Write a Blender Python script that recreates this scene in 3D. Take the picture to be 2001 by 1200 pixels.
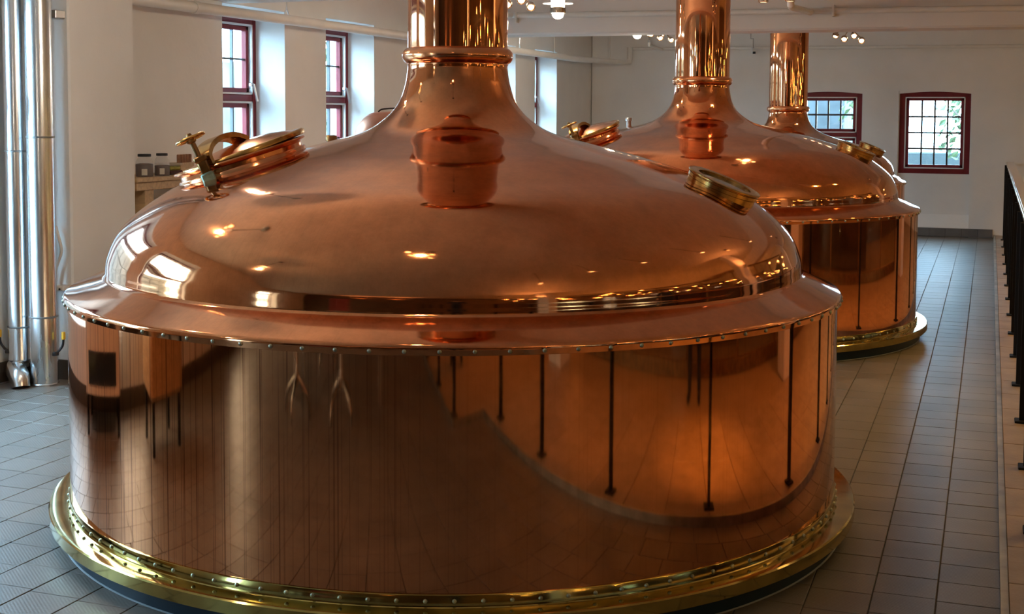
import bpy, bmesh, math, random
from mathutils import Vector, Matrix
random.seed(7)
for o in list(bpy.data.objects): bpy.data.objects.remove(o)
S = bpy.context.scene
C = S.collection
PI = math.pi

# ------------------------------------------------------------------ camera
FPX, PSI, TH, ROLL, PPY = 2582.1, 0.3469, 0.067, 0.005, 396.41
cam = bpy.data.cameras.new('camera'); co = bpy.data.objects.new('camera', cam); C.objects.link(co)
fw = Vector((-math.sin(PSI), math.cos(PSI), 0)); rt = Vector((math.cos(PSI), math.sin(PSI), 0)); zz = Vector((0, 0, 1))
Fd = fw*math.cos(TH) - zz*math.sin(TH); Up = zz*math.cos(TH) + fw*math.sin(TH)
Rr = rt*math.cos(ROLL) + Up*math.sin(ROLL); Uu = Up*math.cos(ROLL) - rt*math.sin(ROLL)
co.matrix_world = Matrix(((Rr.x, Uu.x, -Fd.x, 0), (Rr.y, Uu.y, -Fd.y, 0), (Rr.z, Uu.z, -Fd.z, 1.7), (0, 0, 0, 1)))
cam.sensor_fit = 'HORIZONTAL'; cam.sensor_width = 36; cam.lens = 36*FPX/2001
cam.shift_y = (PPY-600)/2001; cam.clip_start = 0.05; cam.clip_end = 300
S.camera = co

# ------------------------------------------------------------------ world, light, exposure
SKY = 29.0
LAMP = 1.0
W = bpy.data.worlds.new('overcast'); S.world = W; W.use_nodes = True
nt = W.node_tree; nt.nodes.clear()
bg = nt.nodes.new('ShaderNodeBackground'); wo = nt.nodes.new('ShaderNodeOutputWorld')
bg.inputs[0].default_value = (0.45, 0.72, 1.0, 1); bg.inputs[1].default_value = SKY
nt.links.new(bg.outputs[0], wo.inputs[0])
S.view_settings.view_transform = 'Standard'; S.view_settings.look = 'None'
S.view_settings.exposure = 0.42; S.view_settings.gamma = 1; S.view_settings.use_curve_mapping = False
S.cycles.use_denoising = True
S.cycles.max_bounces = 8; S.cycles.diffuse_bounces = 4; S.cycles.glossy_bounces = 6
S.cycles.transparent_max_bounces = 12; S.cycles.sample_clamp_indirect = 6.0; S.cycles.caustics_reflective = True

# ------------------------------------------------------------------ materials
def newmat(name):
    m = bpy.data.materials.new(name); m.use_nodes = True
    t = m.node_tree; return m, t, t.nodes['Principled BSDF']
def N(t, k, **kw):
    n = t.nodes.new(k)
    for a, b in kw.items(): setattr(n, a, b)
    return n
def L(t, a, b): t.links.new(a, b)
def mat(name, col, rough=0.6, metal=0.0, var=0.0, vs=5.0, bump=0.0, bs=30.0, rvar=0.0, emit=None, es=0.0, spec=None, objrand=0.0, coat=0.0, stretch=None):
    m, t, b = newmat(name)
    b.inputs['Roughness'].default_value = rough; b.inputs['Metallic'].default_value = metal
    b.inputs['Base Color'].default_value = (*col, 1)
    if spec is not None: b.inputs['Specular IOR Level'].default_value = spec
    if coat: b.inputs['Coat Weight'].default_value = coat; b.inputs['Coat Roughness'].default_value = 0.15
    if emit: b.inputs['Emission Color'].default_value = (*emit, 1); b.inputs['Emission Strength'].default_value = es
    if var or bump or rvar or objrand:
        tc = N(t, 'ShaderNodeTexCoord'); src = tc.outputs['Object']
        if stretch:
            mp = N(t, 'ShaderNodeMapping'); mp.inputs['Scale'].default_value = stretch; L(t, src, mp.inputs[0]); src = mp.outputs[0]
    if var or objrand:
        nz = N(t, 'ShaderNodeTexNoise'); nz.inputs['Scale'].default_value = vs; nz.inputs['Detail'].default_value = 6; L(t, src, nz.inputs['Vector'])
        mr = N(t, 'ShaderNodeMapRange'); mr.inputs[1].default_value = 0.3; mr.inputs[2].default_value = 0.7
        mr.inputs[3].default_value = 1-var; mr.inputs[4].default_value = 1+var; L(t, nz.outputs[0], mr.inputs[0])
        v = mr.outputs[0]
        if objrand:
            oi = N(t, 'ShaderNodeObjectInfo'); m2 = N(t, 'ShaderNodeMapRange'); m2.inputs[3].default_value = 1-objrand; m2.inputs[4].default_value = 1+objrand
            L(t, oi.outputs['Random'], m2.inputs[0]); mu = N(t, 'ShaderNodeMath', operation='MULTIPLY'); L(t, v, mu.inputs[0]); L(t, m2.outputs[0], mu.inputs[1]); v = mu.outputs[0]
        hs = N(t, 'ShaderNodeHueSaturation'); hs.inputs['Color'].default_value = (*col, 1); L(t, v, hs.inputs['Value']); L(t, hs.outputs[0], b.inputs['Base Color'])
    if rvar:
        nr = N(t, 'ShaderNodeTexNoise'); nr.inputs['Scale'].default_value = vs*0.7; nr.inputs['Detail'].default_value = 4; L(t, src, nr.inputs['Vector'])
        r2 = N(t, 'ShaderNodeMapRange'); r2.inputs[1].default_value = 0.3; r2.inputs[2].default_value = 0.7; r2.inputs[3].default_value = max(0.02, rough-rvar); r2.inputs[4].default_value = rough+rvar
        L(t, nr.outputs[0], r2.inputs[0]); L(t, r2.outputs[0], b.inputs['Roughness'])
    if bump:
        nb = N(t, 'ShaderNodeTexNoise'); nb.inputs['Scale'].default_value = bs; nb.inputs['Detail'].default_value = 5; L(t, src, nb.inputs['Vector'])
        bp = N(t, 'ShaderNodeBump'); bp.inputs['Strength'].default_value = bump; bp.inputs['Distance'].default_value = 0.01; L(t, nb.outputs[0], bp.inputs['Height']); L(t, bp.outputs[0], b.inputs['Normal'])
    return m

def copper_mat(name, col, rough, streak, wob, mott=0.0):
    """polished copper: cleaning streaks down the wall, faint dents, mottled patina"""
    m, t, b = newmat(name)
    b.inputs['Metallic'].default_value = 1
    tc = N(t, 'ShaderNodeTexCoord'); sx = N(t, 'ShaderNodeSeparateXYZ'); L(t, tc.outputs['Object'], sx.inputs[0])
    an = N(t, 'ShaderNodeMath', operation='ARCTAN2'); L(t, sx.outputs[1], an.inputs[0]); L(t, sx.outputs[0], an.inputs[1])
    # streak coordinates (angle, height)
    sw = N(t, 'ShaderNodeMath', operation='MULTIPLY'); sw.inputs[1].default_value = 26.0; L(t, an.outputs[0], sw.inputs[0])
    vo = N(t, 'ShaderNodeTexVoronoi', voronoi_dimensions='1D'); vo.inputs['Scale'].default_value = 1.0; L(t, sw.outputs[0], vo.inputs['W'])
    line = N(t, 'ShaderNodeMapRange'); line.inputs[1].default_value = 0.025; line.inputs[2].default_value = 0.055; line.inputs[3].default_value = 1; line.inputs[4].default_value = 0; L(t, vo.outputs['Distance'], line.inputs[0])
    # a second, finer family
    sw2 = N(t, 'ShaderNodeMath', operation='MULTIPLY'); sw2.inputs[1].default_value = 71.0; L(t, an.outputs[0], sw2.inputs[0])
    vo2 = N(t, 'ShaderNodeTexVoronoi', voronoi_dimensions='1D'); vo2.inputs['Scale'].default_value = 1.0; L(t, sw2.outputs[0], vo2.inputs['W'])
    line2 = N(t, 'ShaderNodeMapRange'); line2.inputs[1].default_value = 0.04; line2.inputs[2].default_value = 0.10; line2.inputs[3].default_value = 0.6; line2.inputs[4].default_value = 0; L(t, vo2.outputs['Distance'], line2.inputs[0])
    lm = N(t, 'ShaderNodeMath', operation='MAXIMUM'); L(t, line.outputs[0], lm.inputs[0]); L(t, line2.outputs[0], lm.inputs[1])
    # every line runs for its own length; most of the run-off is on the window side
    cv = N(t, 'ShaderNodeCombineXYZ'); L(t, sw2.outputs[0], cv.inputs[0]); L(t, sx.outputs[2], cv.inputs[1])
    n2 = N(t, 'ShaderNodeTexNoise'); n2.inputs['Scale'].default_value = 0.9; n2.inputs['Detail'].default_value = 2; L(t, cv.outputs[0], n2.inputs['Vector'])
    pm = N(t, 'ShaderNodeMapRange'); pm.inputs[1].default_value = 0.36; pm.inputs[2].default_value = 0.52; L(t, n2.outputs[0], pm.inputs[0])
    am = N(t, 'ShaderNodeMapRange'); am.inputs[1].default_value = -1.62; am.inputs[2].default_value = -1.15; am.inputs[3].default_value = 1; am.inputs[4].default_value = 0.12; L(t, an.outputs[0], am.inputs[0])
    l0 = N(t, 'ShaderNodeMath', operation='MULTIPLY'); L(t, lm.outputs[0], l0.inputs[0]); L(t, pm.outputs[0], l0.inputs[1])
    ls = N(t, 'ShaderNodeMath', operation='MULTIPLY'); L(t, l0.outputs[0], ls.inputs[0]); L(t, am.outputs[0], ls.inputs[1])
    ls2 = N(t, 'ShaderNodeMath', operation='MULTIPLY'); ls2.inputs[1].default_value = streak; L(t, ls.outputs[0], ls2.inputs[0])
    n3 = N(t, 'ShaderNodeTexNoise'); n3.inputs['Scale'].default_value = 9; n3.inputs['Detail'].default_value = 8; n3.inputs['Roughness'].default_value = 0.75; L(t, tc.outputs['Object'], n3.inputs['Vector'])
    mm = N(t, 'ShaderNodeMapRange'); mm.inputs[1].default_value = 0.35; mm.inputs[2].default_value = 0.65; mm.inputs[3].default_value = 1-0.10-mott; mm.inputs[4].default_value = 1.06; L(t, n3.outputs[0], mm.inputs[0])
    hs = N(t, 'ShaderNodeHueSaturation'); hs.inputs['Color'].default_value = (*col, 1); L(t, mm.outputs[0], hs.inputs['Value'])
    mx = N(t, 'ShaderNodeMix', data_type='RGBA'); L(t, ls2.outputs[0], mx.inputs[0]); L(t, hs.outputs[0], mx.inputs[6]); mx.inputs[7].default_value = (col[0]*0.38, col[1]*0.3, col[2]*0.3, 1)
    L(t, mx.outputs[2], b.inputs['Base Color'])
    rr = N(t, 'ShaderNodeMapRange'); rr.inputs[1].default_value = 0.3; rr.inputs[2].default_value = 0.7; rr.inputs[3].default_value = rough*0.75; rr.inputs[4].default_value = rough*1.35+mott*0.15; L(t, n3.outputs[0], rr.inputs[0])
    ra = N(t, 'ShaderNodeMath', operation='ADD'); L(t, rr.outputs[0], ra.inputs[0]); rs = N(t, 'ShaderNodeMath', operation='MULTIPLY'); rs.inputs[1].default_value = 0.05; L(t, ls2.outputs[0], rs.inputs[0]); L(t, rs.outputs[0], ra.inputs[1])
    L(t, ra.outputs[0], b.inputs['Roughness'])
    n4 = N(t, 'ShaderNodeTexNoise'); n4.inputs['Scale'].default_value = 3.2; n4.inputs['Detail'].default_value = 2; L(t, tc.outputs['Object'], n4.inputs['Vector'])
    bp = N(t, 'ShaderNodeBump'); bp.inputs['Strength'].default_value = wob; bp.inputs['Distance'].default_value = 0.01; L(t, n4.outputs[0], bp.inputs['Height']); L(t, bp.outputs[0], b.inputs['Normal'])
    return m

COP = (0.74, 0.292, 0.122)
M = {}
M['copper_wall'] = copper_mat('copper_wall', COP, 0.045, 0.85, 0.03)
M['copper_dome'] = copper_mat('copper_dome', COP, 0.055, 0.10, 0.085, 0.10)
M['copper_pipe'] = copper_mat('copper_pipe', (0.78, 0.34, 0.16), 0.04, 0.0, 0.02)
M['copper_plain'] = mat('copper_plain', (0.74, 0.31, 0.14), 0.16, 1, 0.12, 8, rvar=0.05)
M['copper_satin'] = mat('copper_satin', (0.78, 0.34, 0.20), 0.42, 1, 0.06, 4)
M['brass'] = mat('brass', (0.46, 0.35, 0.11), 0.10, 1, 0.25, 7, 0.02, 9, 0.04)
M['brass_dark'] = mat('brass_dark', (0.50, 0.29, 0.09), 0.22, 1, 0.3, 14, rvar=0.08)
M['bronze'] = mat('bronze', (0.26, 0.15, 0.06), 0.35, 1, 0.35, 20, 0.2, 60)
M['verdigris'] = mat('verdigris', (0.30, 0.42, 0.34), 0.5, 0.6, 0.4, 25)
M['rivet'] = mat('rivet', (0.40, 0.42, 0.33), 0.3, 1, 0.2, 60)
M['plinth'] = mat('plinth', (0.010, 0.026, 0.042), 0.35, 0, 0.15, 6, spec=0.3)
M['caulk'] = mat('caulk', (0.30, 0.33, 0.35), 0.6)
M['glass_dark'] = mat('glass_dark', (0.05, 0.055, 0.05), 0.04, 0, spec=0.9)
M['galv'] = mat('galvanised', (0.66, 0.69, 0.71), 0.24, 1, 0.07, 14, rvar=0.06, stretch=(1, 1, 0.15))
M['galv_seam'] = mat('galvanised_seam', (0.35, 0.37, 0.38), 0.4, 1)
M['plaster'] = mat('plaster', (0.76, 0.745, 0.72), 0.85, 0, 0.05, 1.6, 0.25, 14)
M['ceiling'] = mat('ceiling_paint', (0.74, 0.715, 0.69), 0.9, 0, 0.03, 1.2, 0.08, 8)
M['white_paint'] = mat('white_paint', (0.74, 0.72, 0.68), 0.4, 0, 0.04, 6)
M['red_frame'] = mat('oxblood_paint', (0.16, 0.012, 0.017), 0.45, 0, 0.12, 9, spec=0.3)
M['white_trim'] = mat('white_trim', (0.72, 0.74, 0.74), 0.4)
M['lead'] = mat('leading', (0.06, 0.065, 0.07), 0.4, 0.3)
M['steel'] = mat('window_steel', (0.70, 0.72, 0.74), 0.3, 1)
M['black'] = mat('black_paint', (0.004, 0.004, 0.0045), 0.6, spec=0.2)
M['black_rubber'] = mat('black_plastic', (0.012, 0.012, 0.016), 0.5)
M['yellow'] = mat('yellow_grip', (0.75, 0.40, 0.02), 0.5)
M['base_tile'] = mat('skirting_tile', (0.13, 0.125, 0.12), 0.4, 0, 0.12, 7, objrand=0.1)
M['base_brown'] = mat('skirting_brown', (0.075, 0.06, 0.05), 0.45, 0, 0.15, 6)
M['slab'] = mat('sandstone_slab', (0.33, 0.25, 0.175), 0.5, 0, 0.16, 6, 0.15, 40, objrand=0.08)
M['gallery'] = mat('gallery_floor', (0.33, 0.24, 0.15), 0.4, 0, 0.12, 3)
M['nosing'] = mat('nosing_metal', (0.36, 0.33, 0.28), 0.42, 0.9, 0.35, 6)
M['groove'] = mat('dark_groove', (0.015, 0.014, 0.013), 0.7)
M['oak'] = mat('table_wood', (0.46, 0.31, 0.16), 0.5, 0, 0.18, 5, 0.1, 30, stretch=(1, 8, 8))
M['rail_wood'] = mat('varnished_rail', (0.42, 0.29, 0.17), 0.12, 0, 0.2, 6, stretch=(6, 0.4, 6), coat=0.5)
M['chrome'] = mat('polished_edge', (0.80, 0.76, 0.60), 0.15, 1)
M['grout'] = mat('grout', (0.06, 0.058, 0.055), 0.85, 0, 0.15, 12)
M['trousers'] = mat('dark_trousers', (0.012, 0.014, 0.02), 0.85, 0, 0.2, 30)
M['skin'] = mat('skin', (0.50, 0.30, 0.21), 0.55)
M['hair'] = mat('dark_hair', (0.02, 0.015, 0.012), 0.6)
M['jacket'] = mat('dark_jacket', (0.022, 0.022, 0.028), 0.85, 0, 0.2, 20)
M['shade_metal'] = mat('lamp_metal', (0.34, 0.30, 0.25), 0.25, 1)
M['spot_metal'] = mat('spot_metal', (0.62, 0.52, 0.44), 0.18, 1)
M['lens_warm'] = mat('lit_lens', (1, 0.9, 0.75), 0.4, emit=(1.0, 0.72, 0.42), es=8)
M['lens_white'] = mat('lit_diffuser', (1, 1, 1), 0.4, emit=(1.0, 0.90, 0.70), es=9)
M['bulb'] = mat('lit_bulb', (1, 0.8, 0.5), 0.4, emit=(1.0, 0.62, 0.22), es=130)
M['disc_white'] = mat('white_disc', (0.85, 0.85, 0.82), 0.4)
M['brown_wall'] = mat('brown_wall', (0.12, 0.06, 0.03), 0.55, 0, 0.2, 2)
M['dark_back'] = mat('dark_back_wall', (0.10, 0.055, 0.03), 0.5, 0, 0.25, 2)
M['grey_metal'] = mat('cast_grey', (0.42, 0.41, 0.40), 0.35, 0.9)
M['seat'] = mat('seat_brown', (0.10, 0.06, 0.04), 0.5)
M['cab_white'] = mat('cabinet_white', (0.70, 0.69, 0.66), 0.45)
M['screen'] = mat('dark_screen', (0.02, 0.028, 0.04), 0.1)
M['door_red'] = mat('door_red', (0.30, 0.03, 0.03), 0.4)
M['leaf'] = mat('leaf', (0.04, 0.065, 0.018), 0.6, 0, 0.5, 3)
M['bark'] = mat('bark', (0.12, 0.09, 0.07), 0.9, 0, 0.3, 8)
M['yard'] = mat('yard_paving', (0.20, 0.20, 0.19), 0.9, 0, 0.15, 2)
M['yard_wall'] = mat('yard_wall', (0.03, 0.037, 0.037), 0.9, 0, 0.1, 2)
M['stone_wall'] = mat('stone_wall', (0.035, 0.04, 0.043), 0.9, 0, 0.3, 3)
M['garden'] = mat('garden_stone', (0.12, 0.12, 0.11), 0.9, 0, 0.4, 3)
M['jar'] = mat('jar_plastic', (0.55, 0.56, 0.55), 0.15, 0, spec=0.6)
M['jar'].node_tree.nodes['Principled BSDF'].inputs['Alpha'].default_value = 0.22
M['malt'] = mat('malt', (0.06, 0.015, 0.007), 0.8, 0, 0.4, 60)
M['label'] = mat('paper_label', (0.62, 0.57, 0.48), 0.8)
M['hops'] = mat('hops', (0.28, 0.25, 0.04), 0.8, 0, 0.4, 50)
M['cork'] = mat('cork_brown', (0.25, 0.11, 0.05), 0.7, 0, 0.3, 40)

def glass_mat(name, tint, refl=0.06):
    m, t, b = newmat(name); t.nodes.remove(b)
    tr = N(t, 'ShaderNodeBsdfTransparent'); tr.inputs[0].default_value = (*tint, 1)
    gl = N(t, 'ShaderNodeBsdfGlossy'); gl.inputs['Roughness'].default_value = 0.02
    mx = N(t, 'ShaderNodeMixShader'); mx.inputs[0].default_value = refl
    L(t, tr.outputs[0], mx.inputs[1]); L(t, gl.outputs[0], mx.inputs[2]); L(t, mx.outputs[0], t.nodes['Material Output'].inputs[0]); return m
M['pane'] = glass_mat('window_glass', (0.93, 0.97, 0.96))
M['shopglass'] = glass_mat('partition_glass', (0.86, 0.86, 0.82), 0.04)

def tile_mat():
    m, t, b = newmat('ribbed_floor_tile')
    tc = N(t, 'ShaderNodeTexCoord'); ge = N(t, 'ShaderNodeNewGeometry')
    n1 = N(t, 'ShaderNodeTexNoise'); n1.inputs['Scale'].default_value = 2.2; n1.inputs['Detail'].default_value = 7; L(t, ge.outputs['Position'], n1.inputs['Vector'])
    oi = N(t, 'ShaderNodeObjectInfo')
    a = N(t, 'ShaderNodeMapRange'); a.inputs[1].default_value = 0.3; a.inputs[2].default_value = 0.7; a.inputs[3].default_value = 0.82; a.inputs[4].default_value = 1.14; L(t, n1.outputs[0], a.inputs[0])
    r = N(t, 'ShaderNodeMapRange'); r.inputs[3].default_value = 0.94; r.inputs[4].default_value = 1.06; L(t, oi.outputs['Random'], r.inputs[0])
    mu = N(t, 'ShaderNodeMath', operation='MULTIPLY'); L(t, a.outputs[0], mu.inputs[0]); L(t, r.outputs[0], mu.inputs[1])
    hs = N(t, 'ShaderNodeHueSaturation'); hs.inputs['Color'].default_value = (0.146, 0.129, 0.112, 1); L(t, mu.outputs[0], hs.inputs['Value']); L(t, hs.outputs[0], b.inputs['Base Color'])
    b.inputs['Roughness'].default_value = 0.45; b.inputs['Specular IOR Level'].default_value = 0.35
    # pimpled tread: small rows of raised dashes
    sx = N(t, 'ShaderNodeSeparateXYZ'); L(t, ge.outputs['Position'], sx.inputs[0])
    def wave(sock, k):
        q = N(t, 'ShaderNodeMath', operation='MULTIPLY'); q.inputs[1].default_value = k; L(t, sock, q.inputs[0])
        s = N(t, 'ShaderNodeMath', operation='SINE'); L(t, q.outputs[0], s.inputs[0]); return s.outputs[0]
    w = N(t, 'ShaderNodeMath', operation='MULTIPLY'); L(t, wave(sx.outputs[0], 2*PI/0.0181), w.inputs[0]); L(t, wave(sx.outputs[1], 2*PI/0.0149), w.inputs[1])
    bp = N(t, 'ShaderNodeBump'); bp.inputs['Strength'].default_value = 0.12; bp.inputs['Distance'].default_value = 0.002; L(t, w.outputs[0], bp.inputs['Height']); L(t, bp.outputs[0], b.inputs['Normal'])
    return m
M['tile'] = tile_mat()

# ------------------------------------------------------------------ mesh helpers
def finish(name, bm, m, parent=None, smooth=None, loc=None):
    me = bpy.data.meshes.new(name); bm.to_mesh(me); bm.free()
    me.materials.append(M[m] if isinstance(m, str) else m)
    if smooth is not None:
        me.shade_smooth(); me.set_sharp_from_angle(angle=math.radians(smooth))
    o = bpy.data.objects.new(name, me); C.objects.link(o)
    if parent: o.parent = parent
    if loc: o.location = loc
    return o
def tag(o, label=None, cat=None, group=None, kind=None):
    if label: o['label'] = label
    if cat: o['category'] = cat
    if group: o['group'] = group
    if kind: o['kind'] = kind
    return o
def empty(name, loc=(0, 0, 0), rz=0):
    o = bpy.data.objects.new(name, None); o.empty_display_size = 0.1; C.objects.link(o); o.location = loc; o.rotation_euler[2] = rz; return o
def copy_tree(o, parent=None):
    c = o.copy(); C.objects.link(c); c.parent = parent
    for ch in list(o.children): copy_tree(ch, c)
    return c
def box(bm, x0, x1, y0, y1, z0, z1, T=None):
    v = [bm.verts.new((x, y, z)) for x in (x0, x1) for y in (y0, y1) for z in (z0, z1)]
    if T is not None:
        for q in v: q.co = T @ q.co
    for f in ((0, 1, 3, 2), (4, 6, 7, 5), (0, 4, 5, 1), (2, 3, 7, 6), (0, 2, 6, 4), (1, 5, 7, 3)): bm.faces.new([v[i] for i in f])
    return v
def bbox(bm, x0, x1, y0, y1, z0, z1, bev=0.004, T=None, seg=1):
    b2 = bmesh.new(); box(b2, x0, x1, y0, y1, z0, z1)
    bmesh.ops.bevel(b2, geom=list(b2.edges), offset=bev, segments=seg, affect='EDGES', profile=0.5)
    merge(bm, b2, T)
def merge(bm, b2, T=None):
    mp = {}
    for v in b2.verts: mp[v] = bm.verts.new(T @ v.co if T is not None else v.co)
    for f in b2.faces:
        try: bm.faces.new([mp[v] for v in f.verts])
        except ValueError: pass
    b2.free()
def lathe(bm, prof, n=64, T=None, closed=False, cap=False, sx=1.0):
    rows = []
    for r, z in prof:
        if r < 1e-5:
            q = bm.verts.new((0, 0, z)); rows.append([q])
        else: rows.append([bm.verts.new((r*sx*math.cos(2*PI*i/n), r*math.sin(2*PI*i/n), z)) for i in range(n)])
    if T is not None:
        for row in rows:
            for q in row: q.co = T @ q.co
    pairs = list(zip(rows[:-1], rows[1:])) + ([(rows[-1], rows[0])] if closed else [])
    for a, b in pairs:
        for i in range(n):
            j = (i+1) % n
            if len(a) == 1 and len(b) == 1: continue
            if len(a) == 1: bm.faces.new((a[0], b[j], b[i]))
            elif len(b) == 1: bm.faces.new((a[i], a[j], b[0]))
            else: bm.faces.new((a[i], a[j], b[j], b[i]))
    if cap:
        if len(rows[0]) > 1: bm.faces.new(rows[0][::-1])
        if len(rows[-1]) > 1: bm.faces.new(rows[-1])
    bmesh.ops.recalc_face_normals(bm, faces=bm.faces)
def tube(bm, pts, r, n=10, cap=True, T=None):
    pts = [Vector(p) for p in pts]; rows = []
    rs = r if isinstance(r, (list, tuple)) else [r]*len(pts)
    prev = None
    for i, p in enumerate(pts):
        if i == 0: d = pts[1]-p
        elif i == len(pts)-1: d = p-pts[i-1]
        else: d = (pts[i+1]-p).normalized() + (p-pts[i-1]).normalized()
        d.normalize()
        if prev is None:
            a = d.orthogonal().normalized()
        else:
            a = (prev - d*prev.dot(d)).normalized()
        prev = a; b = d.cross(a)
        rows.append([bm.verts.new(p + (a*math.cos(2*PI*k/n) + b*math.sin(2*PI*k/n))*rs[i]) for k in range(n)])
    if T is not None:
        for row in rows:
            for q in row: q.co = T @ q.co
    for a, b in zip(rows[:-1], rows[1:]):
        for k in range(n): bm.faces.new((a[k], a[(k+1) % n], b[(k+1) % n], b[k]))
    if cap: bm.faces.new(rows[0][::-1]); bm.faces.new(rows[-1])
def frame_T(o, n, u):
    """matrix with local z = n and local x near u"""
    n = Vector(n).normalized(); u = Vector(u); u = (u - n*u.dot(n)).normalized(); v = n.cross(u)
    return Matrix(((u.x, v.x, n.x, o[0]), (u.y, v.y, n.y, o[1]), (u.z, v.z, n.z, o[2]), (0, 0, 0, 1)))
def spline(c, n=10):
    q = [[2*c[0][k]-c[1][k] for k in (0, 1)]] + [list(a) for a in c] + [[2*c[-1][k]-c[-2][k] for k in (0, 1)]]; o = []
    for i in range(1, len(q)-2):
        for s in range(n):
            t = s/n
            o.append(tuple(0.5*(2*q[i][k] + (-q[i-1][k]+q[i+1][k])*t + (2*q[i-1][k]-5*q[i][k]+4*q[i+1][k]-q[i+2][k])*t*t + (-q[i-1][k]+3*q[i][k]-3*q[i+1][k]+q[i+2][k])*t**3) for k in (0, 1)))
    o.append(tuple(c[-1])); return o
def bez(p, n=8):
    """smooth polyline through 3D points"""
    p = [Vector(a) for a in p]; q = [2*p[0]-p[1]] + p + [2*p[-1]-p[-2]]; o = []
    for i in range(1, len(q)-2):
        for s in range(n):
            t = s/n; o.append(0.5*(2*q[i] + (q[i+1]-q[i-1])*t + (2*q[i-1]-5*q[i]+4*q[i+1]-q[i+2])*t*t + (3*q[i]-q[i-1]-3*q[i+1]+q[i+2])*t**3))
    o.append(p[-1]); return o
def project(P):
    d = Vector(P) - Vector((0, 0, 1.7)); z = d.dot(Fd)
    if z < 0.1: return None
    return 1000.5 + FPX*d.dot(Rr)/z, PPY - FPX*d.dot(Uu)/z, z

# ------------------------------------------------------------------ room shell
XL, YF, YB, XR, ZC = -5.82, 19.70, -4.2, 7.2, 3.28
WINL = [(-1.5, -0.3), (2.75, 4.35), (4.85, 6.5), (9.24, 10.24), (11.0, 12.02), (13.1, 14.1), (15.21, 16.21), (16.98, 17.94)]
ZS, ZT = 0.75, 2.545          # sill and head of the side windows
def wall_with_holes(name, axis, c0, c1, a0, a1, holes, z1=ZC):
    """slab between c0..c1 on its normal axis, running a0..a1; holes = (b0, b1, zlow, zhigh)"""
    bm = bmesh.new()
    def put(b0, b1, za, zb):
        if b1-b0 < 1e-4 or zb-za < 1e-4: return
        if axis == 'x': box(bm, c0, c1, b0, b1, za, zb)
        else: box(bm, b0, b1, c0, c1, za, zb)
    cur = a0
    for b0, b1, za, zb in sorted(holes):
        put(cur, b0, -0.2, z1); put(b0, b1, -0.2, za); put(b0, b1, zb, z1); cur = b1
    put(cur, a1, -0.2, z1)
    return tag(finish(name, bm, 'plaster'), kind='structure')
wl = wall_with_holes('wall_left', 'x', -6.32, XL, YB, YF+0.4, [(a, b, ZS if a > 7 else 0.45, ZT+0.035) for a, b in WINL])
tag(wl, 'white plastered side wall with deep narrow window openings')
FW = [(-2.72, -1.755), (-1.235, -0.272)]
wf = wall_with_holes('wall_far', 'y', YF, YF+0.45, XL, XR, [(FW[0][0], FW[0][1], 0.84, 2.06), (FW[1][0], FW[1][1], 0.885, 2.06)])
# the shallow niche under the right-hand window is cut by thickening the wall round it
bm = bmesh.new(); nz = 0.06
tag(wf, 'white plastered end wall behind the kettles')
wb = wall_with_holes('wall_back', 'y', YB-0.3, YB, XL-0.5, XR, [])
wb.data.materials[0] = M['dark_back']; tag(wb, 'unseen wall behind the camera, darkened for its reflection in the dome')  # dark brown put in to deepen the reflection round the dome base
wr = finish('wall_right', (lambda b: (box(b, XR, XR+0.3, YB-0.3, YF+0.4, -0.2, ZC), b)[1])(bmesh.new()), 'brown_wall'); tag(wr, kind='structure')
bm = bmesh.new(); box(bm, XL-0.5, XR+0.3, YB-0.3, YF+0.45, ZC, ZC+0.2)
cl = tag(finish('ceiling', bm, 'ceiling'), 'white painted ceiling', kind='structure')
for i, y in enumerate((8.95, 14.0)):
    bm = bmesh.new(); bbox(bm, XL, XR, y, y+0.46, 2.585, ZC, 0.02)
    tag(finish('ceiling_beam', bm, 'ceiling'), kind='structure')
# pilaster the ducts stand against
bm = bmesh.new(); bbox(bm, XL-0.05, -5.436, 6.87, 7.54, 0, ZC, 0.012)
tag(finish('wall_pilaster', bm, 'plaster'), kind='structure')

# ------------------------------------------------------------------ floor and its tiles
PX, PY = 0.2167, 0.2085
bm = bmesh.new(); box(bm, XL-0.1, 0.07, YB, YF, -0.16, -0.006)
floor = tag(finish('floor', bm, 'grout'), 'grey ribbed quarry tile floor', kind='structure')
tb = bmesh.new(); bbox(tb, -PX/2+0.0022, PX/2-0.0022, -PY/2+0.0022, PY/2-0.0022, -0.012, 0, 0.0016)
tm = bpy.data.meshes.new('tile'); tb.to_mesh(tm); tb.free(); tm.materials.append(M['tile'])
KX, KY = -2.183, (5.336, 10.50, 15.30)
spots = []
i = 0
while True:
    x = -0.027 - PX*i; i += 1          # joints fall at -0.135, -0.352 ...
    if x - PX/2 < XL - 0.2: break
    off = ((i*37) % 11)/11*0.05
    j = 0
    while True:
        y = YB + 0.1 + off + PY*j; j += 1
        if y > YF - 0.02: break
        if any(math.hypot(x-KX, y-k) < r_ for k, r_ in zip(KY, (1.45, 1.5, 1.1))): continue
        vis = 0
        pr = project((x, y, 0))
        if pr and -40 < pr[0] < 2041 and 440 < pr[1] < 1240:
            d = math.hypot(x-KX, y-KY[0]) ; az = (x-KX)/max(0.1, y-KY[0])
            # hidden behind the front kettle?
            hid = False
            for k in KY:
                fx, fy = KX, k; L2 = x*x+y*y; tt = max(0, min(1, (fx*x+fy*y)/L2))
                if math.hypot(fx-tt*x, fy-tt*y) < 1.5 and tt < 1: hid = True
            if not hid: vis = 1.7*FPX*FPX*PX*PY/pr[2]**3
        spots.append((vis, x, y))
spots.sort(reverse=True)
for k, (v, x, y) in enumerate(spots[:300]):
    o = bpy.data.objects.new('tile', tm); C.objects.link(o); o.parent = floor; o.location = (x, y, random.uniform(-0.0006, 0.0004))
bm = bmesh.new()
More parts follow.
